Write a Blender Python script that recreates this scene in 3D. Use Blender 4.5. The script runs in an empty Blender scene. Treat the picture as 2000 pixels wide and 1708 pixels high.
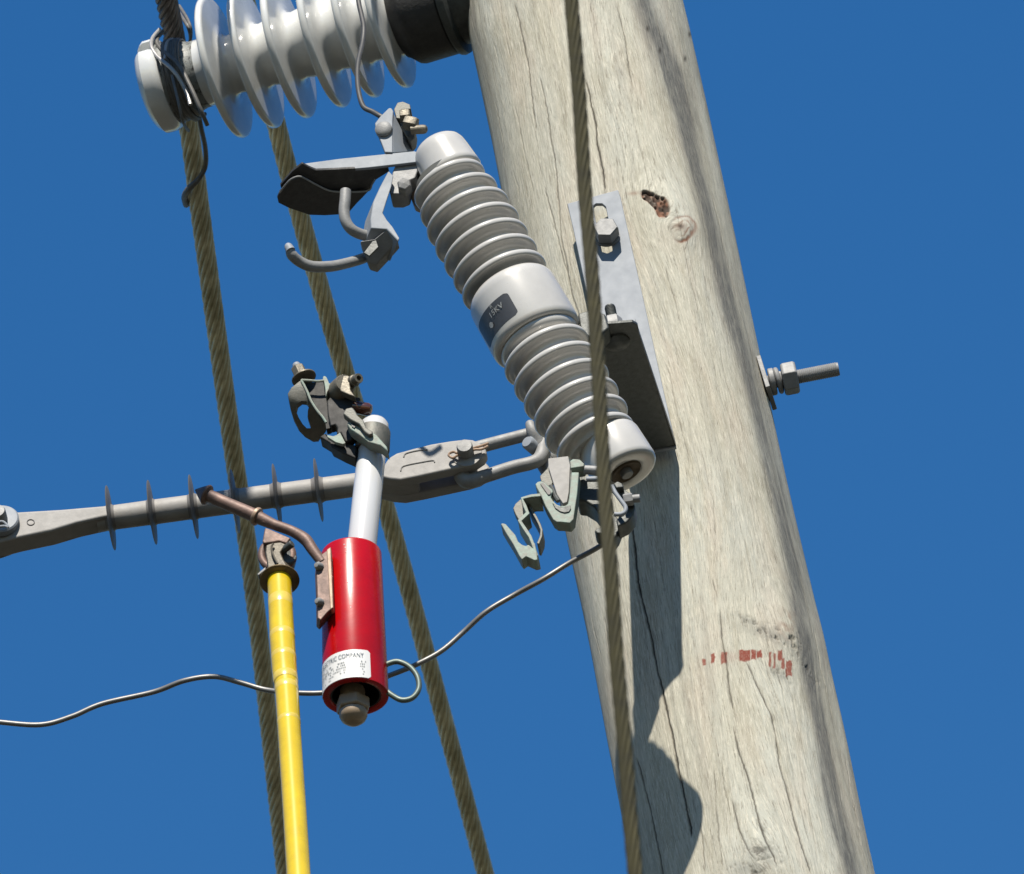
import bpy, bmesh, math, random
import numpy as np
from mathutils import Vector, Matrix
random.seed(7); rng = np.random.default_rng(11)
SC = bpy.context.scene
COL = SC.collection

# ------------------------------------------------------------------ camera
W, H = 2000.0, 1708.0            # photo pixels
F = 18450.0                      # focal length in photo pixels
EL = math.radians(37.0)          # camera looks up by this much
D0 = 12.3                        # metres from lens to pole axis
CAM = Vector((0, 0, 1.6))
YP = D0 * math.cos(EL)           # the pole stands in the plane Y = YP

def basis(roll):
    f = Vector((0, math.cos(EL), math.sin(EL)))
    r0 = Vector((1, 0, 0)); u0 = r0.cross(f)
    r = r0 * math.cos(roll) + u0 * math.sin(roll)
    u = r.cross(f)
    return r, u, f
def ray(px, py):
    return (CR * ((px - W / 2) / F) + CU * ((H / 2 - py) / F) + CF)
def P(px, py, h):                # point seen at photo pixel (px,py), h metres in front of the pole-axis plane
    d = ray(px, py); return CAM + d * ((YP - h) / d.y)
def PZ(px, py, z):
    d = ray(px, py); return CAM + d * ((z - CAM.z) / d.z)
def Rm(px, p):                   # pixel length -> metres at point p
    return px * (Vector(p) - CAM).dot(CF) / F
def proj(p):
    q = Vector(p) - CAM; w = q.dot(CF)
    return W / 2 + F * q.dot(CR) / w, H / 2 - F * q.dot(CU) / w
# roll that makes a vertical pole lean as in the photo
lo, hi = math.radians(-25), math.radians(25)
def err(roll):
    global CR, CU, CF
    CR, CU, CF = basis(roll)
    return P(1118, 0, 0).x - P(1471, 1708, 0).x
a, b = lo, hi
fa = err(a)
for _ in range(60):
    m = (a + b) / 2; fm = err(m)
    if (fm > 0) == (fa > 0): a, fa = m, fm
    else: b = m
err((a + b) / 2)
XP = P(1295, 854, 0).x

cam_d = bpy.data.cameras.new('camera'); cam = bpy.data.objects.new('camera', cam_d); COL.objects.link(cam)
M = Matrix((CR, CU, -CF)).transposed().to_4x4(); M.translation = CAM
cam.matrix_world = M
cam_d.sensor_width = 36; cam_d.lens = F / W * 36
cam_d.clip_start = 0.1; cam_d.clip_end = 5000
cam_d.dof.use_dof = True; cam_d.dof.focus_distance = D0 - 0.18; cam_d.dof.aperture_fstop = 22
SC.camera = cam

# ------------------------------------------------------------------ sky, sun, exposure
SUN_EL, SUN_AZ = math.radians(49.0), math.radians(5)      # azimuth: to the right of straight behind the camera
S = Vector((math.sin(SUN_AZ) * math.cos(SUN_EL), -math.cos(SUN_AZ) * math.cos(SUN_EL), math.sin(SUN_EL)))
wd = bpy.data.worlds.new('World'); SC.world = wd; wd.use_nodes = True
nt = wd.node_tree; nt.nodes.clear()
sky = nt.nodes.new('ShaderNodeTexSky'); sky.sky_type = 'NISHITA'; sky.sun_disc = False
sky.sun_elevation = SUN_EL; sky.sun_rotation = math.pi - SUN_AZ
sky.altitude = 0; sky.air_density = 2.0; sky.dust_density = 0.0; sky.ozone_density = 10.0
hs = nt.nodes.new('ShaderNodeHueSaturation'); hs.inputs['Saturation'].default_value = 1.25; hs.inputs['Hue'].default_value = 0.508
bg = nt.nodes.new('ShaderNodeBackground'); bg.inputs['Strength'].default_value = 0.060
wo = nt.nodes.new('ShaderNodeOutputWorld')
nt.links.new(sky.outputs[0], hs.inputs['Color']); nt.links.new(hs.outputs[0], bg.inputs[0]); nt.links.new(bg.outputs[0], wo.inputs[0])
sl = bpy.data.lights.new('sun', 'SUN'); sl.energy = 4.8; sl.angle = math.radians(0.53); sl.color = (1.0, 0.925, 0.81)
so = bpy.data.objects.new('sun', sl); COL.objects.link(so); so.location = (2, -4, 14)
so.rotation_euler = S.to_track_quat('Z', 'Y').to_euler()
SC.view_settings.view_transform = 'Standard'; SC.view_settings.look = 'None'
SC.view_settings.exposure = 0.85; SC.view_settings.gamma = 1; SC.view_settings.use_curve_mapping = False

# ------------------------------------------------------------------ materials
WOODK = 0.95; ALB = 0.66                              # overall reflectance scale that goes with the exposure above
def mat(name, col, rough=0.5, metal=0.0, var=0.0, vscale=60, col2=None, bump=0.0, bscale=400, coat=0.0,
        spots=None, spot_scale=150, spot_cut=0.62, spec=0.5):
    sc_ = lambda c: tuple(min(.8, x * ALB) for x in c) if c else c
    col, col2, spots = sc_(col), sc_(col2), sc_(spots)
    m = bpy.data.materials.new(name); m.use_nodes = True
    n = m.node_tree; b = n.nodes['Principled BSDF']
    b.inputs['Roughness'].default_value = rough; b.inputs['Metallic'].default_value = metal
    b.inputs['Coat Weight'].default_value = coat; b.inputs['Coat Roughness'].default_value = 0.06
    b.inputs['Specular IOR Level'].default_value = spec
    b.inputs['Base Color'].default_value = (*col, 1)
    tc = n.nodes.new('ShaderNodeTexCoord')
    out = None
    if var > 0 or col2:
        nz = n.nodes.new('ShaderNodeTexNoise'); nz.inputs['Scale'].default_value = vscale; nz.inputs['Detail'].default_value = 6
        nz.inputs['Roughness'].default_value = 0.65
        n.links.new(tc.outputs['Object'], nz.inputs['Vector'])
        mr = n.nodes.new('ShaderNodeMapRange'); mr.inputs[1].default_value = 0.33; mr.inputs[2].default_value = 0.68
        n.links.new(nz.outputs['Fac'], mr.inputs[0])
        mx = n.nodes.new('ShaderNodeMix'); mx.data_type = 'RGBA'
        c2 = col2 if col2 else tuple(c * (1 - var) for c in col)
        mx.inputs['A'].default_value = (*c2, 1); mx.inputs['B'].default_value = (*col, 1)
        n.links.new(mr.outputs[0], mx.inputs['Factor']); out = mx.outputs['Result']
        rr = n.nodes.new('ShaderNodeMapRange'); rr.inputs[3].default_value = min(1, rough * 1.25); rr.inputs[4].default_value = rough * 0.85
        n.links.new(nz.outputs['Fac'], rr.inputs[0]); n.links.new(rr.outputs[0], b.inputs['Roughness'])
    if spots:
        sn = n.nodes.new('ShaderNodeTexNoise'); sn.inputs['Scale'].default_value = spot_scale; sn.inputs['Detail'].default_value = 8
        sn.inputs['Roughness'].default_value = 0.7
        n.links.new(tc.outputs['Object'], sn.inputs['Vector'])
        sr = n.nodes.new('ShaderNodeMapRange'); sr.inputs[1].default_value = spot_cut; sr.inputs[2].default_value = spot_cut + 0.07
        n.links.new(sn.outputs['Fac'], sr.inputs[0])
        mx = n.nodes.new('ShaderNodeMix'); mx.data_type = 'RGBA'
        if out: n.links.new(out, mx.inputs['A'])
        else: mx.inputs['A'].default_value = (*col, 1)
        mx.inputs['B'].default_value = (*spots, 1)
        n.links.new(sr.outputs[0], mx.inputs['Factor']); out = mx.outputs['Result']
    if out: n.links.new(out, b.inputs['Base Color'])
    if bump > 0:
        bn = n.nodes.new('ShaderNodeTexNoise'); bn.inputs['Scale'].default_value = bscale; bn.inputs['Detail'].default_value = 5
        n.links.new(tc.outputs['Object'], bn.inputs['Vector'])
        bp = n.nodes.new('ShaderNodeBump'); bp.inputs['Strength'].default_value = bump; bp.inputs['Distance'].default_value = 0.001
        n.links.new(bn.outputs['Fac'], bp.inputs['Height']); n.links.new(bp.outputs['Normal'], b.inputs['Normal'])
    return m
MT = dict(
 porcelain=mat('grey_porcelain', (.64, .63, .60), .27, 0, .13, 22, coat=.4, spots=(.30, .28, .23), spot_scale=90, spot_cut=.72),
 plate_porcelain=mat('pale_blue_porcelain', (.84, .86, .85), .18, 0, .15, 26, coat=.4, spots=(.20, .17, .11), spot_scale=70, spot_cut=.735),
 dirty_porcelain=mat('dirty_glaze', (.26, .28, .27), .5, 0, .3, 60, spots=(.03, .03, .03), spot_scale=110, spot_cut=.52, bump=.4),
 cement=mat('brown_cement', (.13, .09, .05), .8, 0, .4, 120, bump=.5),
 galv=mat('galvanised_steel', (.31, .315, .315), .55, .06, .22, 90, bump=.25, bscale=500, spots=(.28, .29, .29), spot_scale=220, spot_cut=.6),
 galv_light=mat('pale_galvanised_steel', (.30, .335, .38), .6, .0, .12, 40, bump=.1, bscale=600),
 galv_dark=mat('weathered_dark_steel', (.10, .11, .105), .5, .3, .4, 120, bump=.3),
 blackened=mat('blackened_cap', (.045, .044, .043), .6, .0, .4, 80, bump=.5, bscale=250, spots=(.09, .09, .085), spot_scale=160, spot_cut=.66),
 patina=mat('green_patina_bronze', (.25, .36, .305), .62, .05, 0, 130, col2=(.30, .30, .26), bump=.3, spots=(.10, .10, .085), spot_scale=170, spot_cut=.64),
 patina_dark=mat('dull_bronze', (.115, .125, .11), .55, .3, 0, 100, col2=(.20, .19, .165), bump=.3),
 bronze=mat('cast_bronze', (.24, .215, .165), .5, .45, .35, 90, bump=.35),
 brass=mat('tarnished_brass', (.24, .17, .075), .4, .4, .35, 90, bump=.2),
 brass_dark=mat('dark_cast_brass', (.14, .12, .085), .5, .25, .35, 90, bump=.3),
 copper=mat('weathered_copper', (.24, .15, .12), .55, .3, 0, 80, col2=(.13, .085, .07), bump=.25),
 copper_bright=mat('bright_copper', (.42, .29, .20), .5, .3, .3, 90, bump=.2),
 brown_glaze=mat('brown_glaze', (.10, .03, .012), .15, 0, .3, 60, coat=.6),
 polymer=mat('grey_polymer', (.37, .36, .345), .6, 0, .14, 60, bump=.15, bscale=300, spots=(.27, .26, .25), spot_scale=120, spot_cut=.66),
 shed_rubber=mat('dark_rubber', (.20, .19, .18), .5, 0, .2, 60),
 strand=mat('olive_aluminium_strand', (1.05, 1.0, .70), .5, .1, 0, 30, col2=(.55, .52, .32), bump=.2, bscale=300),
 strand_near=mat('dark_olive_strand', (.060, .054, .020), .7, 0, 0, 40, col2=(.038, .036, .020), spec=.2),  # darker olive strands for the foreground cable
 dark_wire=mat('dark_oxidised_wire', (.085, .085, .082), .5, .2, .3, 60),
 nut_beige=mat('beige_plated_brass', (.42, .32, .22), .42, .2, .2, 90),
 shaded_bronze=mat('shaded_bronze', (.012, .012, .011), .65, 0, .4, 90, bump=.15),  # bronze taken near black, shade beneath the clamp head put into the colour
 strand_grey=mat('grey_brown_strand', (.19, .17, .155), .5, .3, 0, 70, col2=(.10, .09, .08), bump=.2),
 tie=mat('tie_wire_metal', (.17, .165, .155), .55, .1, .4, 90),
 tie_light=mat('bright_tie_wire', (.50, .49, .48), .4, .3, .2, 90),
 wire=mat('dull_grey_wire', (.25, .25, .245), .42, .35, .25, 60),
 red=mat('red_paint', (.54, .002, .004), .26, 0, .22, 30, bump=.06, bscale=120, coat=.12, spots=(.34, .02, .025), spot_scale=260, spot_cut=.70, spec=.3),
 yellow=mat('yellow_fibreglass', (.80, .575, .012), .25, 0, .20, 30, coat=.4, spots=(.42, .25, .02), spot_scale=110, spot_cut=.70),
 yellow_band=mat('clear_tape_on_yellow', (.84, .63, .10), .3, 0, .2, 60, coat=.3),
 white_rod=mat('white_epoxy_rod', (.72, .73, .74), .25, 0, .05, 20, coat=.4, spots=(.5, .5, .48), spot_scale=120, spot_cut=.74),
 black=mat('black_rubber', (.015, .015, .015), .5, 0),
 label=mat('white_sticker', (.82, .83, .83), .4, 0, .05, 60),
 ink=mat('sticker_ink', (.05, .09, .13), .6), ink_grey=mat('sticker_grey_ink', (.30, .32, .33), .6),
 nameplate=mat('charcoal_decal', (.060, .062, .068), .38, 0, .25, 120, spots=(.20, .20, .20), spot_scale=330, spot_cut=.68),
 plate_ink=mat('pale_decal_ink', (.45, .47, .46), .5, 0, .4, 300),
 green_ring=mat('grey_green_wire', (.14, .19, .17), .45, .3, .2, 80),
)

# ------------------------------------------------------------------ mesh helpers
def finish(name, bm, m, root=None, parent=None, smooth=True, bevel=0, angle=35):
    """link a bmesh given in world coordinates as ONE mesh object"""
    me = bpy.data.meshes.new(name)
    if root is not None: org = Vector(root['org'])
    else:
        cs = [v.co for v in bm.verts]; org = sum(cs, Vector()) / max(1, len(cs))
    bmesh.ops.translate(bm, verts=bm.verts, vec=-org)
    bmesh.ops.recalc_face_normals(bm, faces=bm.faces)
    bm.to_mesh(me); bm.free()
    if smooth:
        me.shade_smooth(); me.set_sharp_from_angle(angle=math.radians(angle))
    o = bpy.data.objects.new(name, me); COL.objects.link(o)
    me.materials.append(MT[m] if isinstance(m, str) else m)
    par = parent if parent is not None else root
    if par is not None: o.parent = par
    else: o.location = org
    if bevel:
        md = o.modifiers.new('bevel', 'BEVEL'); md.width = bevel; md.segments = 2; md.limit_method = 'ANGLE'
        md.angle_limit = math.radians(38); md.harden_normals = True
    return o
def thing(name, label, cat, org, group=None):
    o = bpy.data.objects.new(name, None); COL.objects.link(o); o.location = org; o.empty_display_size = .05
    o['label'] = label; o['category'] = cat
    if group: o['group'] = group
    ORG[o.name] = Vector(org); return TH(o, Vector(org))
ORG = {}
class TH:                               # a thing: its empty plus its origin
    def __init__(s, o, org): s.o = o; s.org = org
    def part(s, name, bm, m, parent=None, label=None, **k):
        me = _part(s, name, bm, m, parent, **k)
        if label: me['label'] = label
        return me
def _part(s, name, bm, m, parent, **k):
    class R(dict): pass
    bevel = k.get('bevel', 0); smooth = k.get('smooth', True); angle = k.get('angle', 35)
    me = bpy.data.meshes.new(name)
    bmesh.ops.translate(bm, verts=bm.verts, vec=-s.org)
    bmesh.ops.recalc_face_normals(bm, faces=bm.faces)
    bm.to_mesh(me); bm.free()
    if smooth: me.shade_smooth(); me.set_sharp_from_angle(angle=math.radians(angle))
    o = bpy.data.objects.new(name, me); COL.objects.link(o); me.materials.append(MT[m])
    o.parent = parent or s.o
    if bevel:
        md = o.modifiers.new('bevel', 'BEVEL'); md.width = bevel; md.segments = 2; md.limit_method = 'ANGLE'
        md.angle_limit = math.radians(38); md.harden_normals = True
    return o

def frame(d, ref=None):
    d = Vector(d).normalized()
    ref = Vector(ref) if ref is not None else (Vector((0, 0, 1)) if abs(d.z) < .9 else Vector((1, 0, 0)))
    e1 = (ref - d * ref.dot(d)).normalized(); e2 = d.cross(e1)
    return d, e1, e2
def add_lathe(bm, A, d, prof, n=48, ref=None, fn=None):
    """prof: (t metres along d, r metres); r=0 closes the end"""
    A = Vector(A); d, e1, e2 = frame(d, ref); rings = []
    for t, r in prof:
        c = A + d * t
        if r <= 1e-6: rings.append([bm.verts.new(c)])
        else: rings.append([bm.verts.new(c + (e1 * math.cos(q) + e2 * math.sin(q)) * (fn(t, q, r) if fn else r))
                            for q in (2 * math.pi * i / n for i in range(n))])
    for r0, r1 in zip(rings, rings[1:]):
        for i in range(n):
            j = (i + 1) % n
            if len(r0) == 1 and len(r1) == 1: continue
            if len(r0) == 1: bm.faces.new((r0[0], r1[i], r1[j]))
            elif len(r1) == 1: bm.faces.new((r0[i], r0[j], r1[0]))
            else: bm.faces.new((r0[i], r0[j], r1[j], r1[i]))
    return bm
def cyl(bm, A, B, r, n=24, r2=None, ch=.12):
    A, B = Vector(A), Vector(B); L = (B - A).length; r2 = r if r2 is None else r2; c = min(ch * min(r, r2), L * .3)
    return add_lathe(bm, A, B - A, [(0, 0), (0, r - c), (c, r), (L - c, r2), (L, r2 - c), (L, 0)], n)
def hexa(bm, A, B, r, rot=0, n=6, ref=None):
    A, B = Vector(A), Vector(B); L = (B - A).length; d, e1, e2 = frame(B - A, ref)
    e1, e2 = e1 * math.cos(rot) + e2 * math.sin(rot), e2 * math.cos(rot) - e1 * math.sin(rot)
    rings = []
    for t, q in ((0, .9), (.12 * L, 1), (.88 * L, 1), (L, .9)):
        rings.append([bm.verts.new(A + d * t + (e1 * math.cos(2 * math.pi * i / n) + e2 * math.sin(2 * math.pi * i / n)) * r * q) for i in range(n)])
    for r0, r1 in zip(rings, rings[1:]):
        for i in range(n): bm.faces.new((r0[i], r0[(i + 1) % n], r1[(i + 1) % n], r1[i]))
    bm.faces.new(rings[0][::-1]); bm.faces.new(rings[-1]); return bm
def thread(bm, A, B, r, pitch=.0022, n=20):
    A, B = Vector(A), Vector(B); L = (B - A).length; prof = [(0, 0), (0, r * .9)]; t = pitch * .5
    while t < L - pitch: prof += [(t, r), (t + pitch * .5, r * .92)]; t += pitch
    prof += [(L, r * .9), (L, 0)]
    return add_lathe(bm, A, B - A, prof, n)
def smooth_path(pts, k=8, closed=False):
    pts = [Vector(p) for p in pts]; out = []; n = len(pts)
    if n < 3 and not closed: return [pts[0].lerp(pts[1], i / k) for i in range(k + 1)]
    rngi = range(n) if closed else range(n - 1)
    for i in rngi:
        if closed: p0, p1, p2, p3 = pts[i - 1], pts[i], pts[(i + 1) % n], pts[(i + 2) % n]
        else: p0 = pts[max(i - 1, 0)]; p1 = pts[i]; p2 = pts[i + 1]; p3 = pts[min(i + 2, n - 1)]
        for j in range(k):
            t = j / k
            out.append(.5 * ((2 * p1) + (p2 - p0) * t + (2 * p0 - 5 * p1 + 4 * p2 - p3) * t * t + (3 * p1 - p0 - 3 * p2 + p3) * t ** 3))
    if not closed: out.append(pts[-1])
    return out
def tube(bm, pts, r, n=14, k=8, closed=False, sec=None, twist=0, raw=False, flat=None):
    """r: number or list per control point; sec: list of (x,y) unit cross-section; flat: (sx,sy)"""
    path = [Vector(p) for p in pts] if raw else smooth_path(pts, k, closed)
    m = len(path)
    if isinstance(r, (list, tuple)):
        q = np.interp(np.linspace(0, len(r) - 1, m), range(len(r)), r)
    else: q = [r] * m
    sec = sec or [(math.cos(2 * math.pi * i / n), math.sin(2 * math.pi * i / n)) for i in range(n)]
    if flat: sec = [(x * flat[0], y * flat[1]) for x, y in sec]
    n = len(sec)
    T = [(path[min(i + 1, m - 1)] - path[max(i - 1, 0)]).normalized() for i in range(m)]
    if closed: T = [(path[(i + 1) % m] - path[i - 1]).normalized() for i in range(m)]
    d, e1, e2 = frame(T[0], (0, -1, 0.02) if abs(T[0].y) < .9 else None); rings = []; s = 0
    for i in range(m):
        e1 = (e1 - T[i] * e1.dot(T[i])).normalized(); e2 = T[i].cross(e1)
        if i: s += (path[i] - path[i - 1]).length
        ca, sa = math.cos(twist * s), math.sin(twist * s)
        rings.append([bm.verts.new(path[i] + (e1 * (x * ca - y * sa) + e2 * (x * sa + y * ca)) * q[i]) for x, y in sec])
    for i in range(m if closed else m - 1):
        r0, r1 = rings[i], rings[(i + 1) % m]
        for j in range(n): bm.faces.new((r0[j], r0[(j + 1) % n], r1[(j + 1) % n], r1[j]))
    if not closed: bm.faces.new(rings[0][::-1]); bm.faces.new(rings[-1])
    return bm
def prism(bm, front, vec):
    front = [Vector(p) for p in front]; vec = Vector(vec)
    a = [bm.verts.new(p) for p in front]; b = [bm.verts.new(p + vec) for p in front]; n = len(a)
    bm.faces.new(a); bm.faces.new(b[::-1])
    for i in range(n): bm.faces.new((a[i], b[i], b[(i + 1) % n], a[(i + 1) % n]))
    return bm
def slab(bm, pts, h, t=.006, vec=None):
    """outline in photo pixels, standing in the plane h in front of the pole axis, t metres deep (away from camera)"""
    return prism(bm, [P(x, y, h) for x, y in pts], vec if vec else (0, t, 0))
def slabZ(bm, pts, z, t=.004):
    return prism(bm, [PZ(x, y, z) for x, y in pts], (0, 0, t))
def cr(ox, oy, s, pts): return [(ox + x / s, oy + y / s) for x, y in pts]
def ribbon(bm, pts, wpx, h, t):
    """strap bent along a polyline (pixels), wpx thick, t metres wide (depth)"""
    n = len(pts); L = []; R_ = []
    for i, (x, y) in enumerate(pts):
        x0, y0 = pts[max(i - 1, 0)]; x1, y1 = pts[min(i + 1, n - 1)]
        dx, dy = x1 - x0, y1 - y0; l = math.hypot(dx, dy)
        w = wpx[i] if isinstance(wpx, (list, tuple)) else wpx
        L.append((x - dy / l * w / 2, y + dx / l * w / 2)); R_.append((x + dy / l * w / 2, y - dx / l * w / 2))
    slab(bm, L + R_[::-1], h, t)
    return bm
def B(): return bmesh.new()
def cat(*fs):
    bm = B()
    for f in fs: f(bm)
    return bm
def text_mesh(s, size):
    cu = bpy.data.curves.new('t', 'FONT'); cu.body = s; cu.size = size; cu.resolution_u = 3
    o = bpy.data.objects.new('t', cu); COL.objects.link(o)
    me = bpy.data.meshes.new_from_object(o.evaluated_get(bpy.context.evaluated_depsgraph_get()))
    v = [(p.co.x, p.co.y) for p in me.vertices]; f = [tuple(p.vertices) for p in me.polygons]
    bpy.data.objects.remove(o); bpy.data.curves.remove(cu); bpy.data.meshes.remove(me)
    return v, f
def ray_cyl(px, py, A, d, r):
    """where the sight line through a photo pixel meets a cylinder: (angle, t)"""
    d, e1, e2 = frame(d); o = CAM - Vector(A); v = ray(px, py)
    ox, oy, vx, vy = o.dot(e1), o.dot(e2), v.dot(e1), v.dot(e2)
    a = vx * vx + vy * vy; b = ox * vx + oy * vy; c = ox * ox + oy * oy - r * r
    D = max(b * b - a * c, 0); k = (-b - math.sqrt(D)) / a; p = o + v * k
    return math.atan2(p.dot(e2), p.dot(e1)), p.dot(d)
def cylpt(A, d, r, q, t):
    d, e1, e2 = frame(d); return Vector(A) + d * t + (e1 * math.cos(q) + e2 * math.sin(q)) * r
def cyl_patch(bm, A, d, r, q0, q1, t0, t1, th=.0004, n=24, rc=.15, r2=None):
    """rounded rectangular patch lying on a cylinder or cone"""
    r2 = r if r2 is None else r2
    rows = 14
    top = []; bot = []
    R = lambda t: r + (r2 - r) * (t - t0) / (t1 - t0)
    for j in range(rows + 1):
        t = t0 + (t1 - t0) * j / rows; e = min(j, rows - j) / rows
        ins = (1 - math.sqrt(max(0, 1 - max(0, 1 - e / rc) ** 2))) * rc * abs(t1 - t0) / r * math.copysign(1, q1 - q0) if e < rc else 0
        row = [cylpt(A, d, R(t) + th, q0 + ins + (q1 - q0 - 2 * ins) * i / n, t) for i in range(n + 1)]
        rowb = [cylpt(A, d, R(t) - .0006, q0 + ins + (q1 - q0 - 2 * ins) * i / n, t) for i in range(n + 1)]
        top.append([bm.verts.new(p) for p in row]); bot.append([bm.verts.new(p) for p in rowb])
    for j in range(rows):
        for i in range(n):
            bm.faces.new((top[j][i], top[j][i + 1], top[j + 1][i + 1], top[j + 1][i]))
        bm.faces.new((top[j][0], top[j + 1][0], bot[j + 1][0], bot[j][0])); bm.faces.new((top[j][n], bot[j][n], bot[j + 1][n], top[j + 1][n]))
    for i in range(n):
        bm.faces.new((top[0][i], bot[0][i], bot[0][i + 1], top[0][i + 1])); bm.faces.new((top[rows][i], top[rows][i + 1], bot[rows][i + 1], bot[rows][i]))
    return bm
def wrap_text(bm, s, size, A, d, r, q, t, sgn, lift=.0007, bold=0, sx=1):
    v, f = text_mesh(s, size); vs = [bm.verts.new(cylpt(A, d, r + lift, q + sgn * x * sx / r, t - y)) for x, y in v]
    for p in f:
        try: bm.faces.new([vs[i] for i in p])
        except ValueError: pass
    return bm

# ------------------------------------------------------------------ ground
def ground():
    m = bpy.data.materials.new('dry_grass'); m.use_nodes = True; n = m.node_tree; b = n.nodes['Principled BSDF']
    b.inputs['Roughness'].default_value = .95
    tc = n.nodes.new('ShaderNodeTexCoord'); nz = n.nodes.new('ShaderNodeTexNoise'); nz.inputs['Scale'].default_value = .35; nz.inputs['Detail'].default_value = 9
    cr_ = n.nodes.new('ShaderNodeValToRGB'); cr_.color_ramp.elements[0].position = .35; cr_.color_ramp.elements[1].position = .65
    cr_.color_ramp.elements[0].color = (.019, .018, .011, 1); cr_.color_ramp.elements[1].color = (.040, .036, .023, 1)
    n.links.new(tc.outputs['Object'], nz.inputs['Vector']); n.links.new(nz.outputs['Fac'], cr_.inputs[0]); n.links.new(cr_.outputs[0], b.inputs['Base Color'])
    bm = B(); s = 3000; vs = [bm.verts.new(p) for p in ((-s, -s, 0), (s, -s, 0), (s, s, 0), (-s, s, 0))]; bm.faces.new(vs)
    o = finish('ground', bm, m, smooth=False); o['kind'] = 'structure'
ground()

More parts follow.
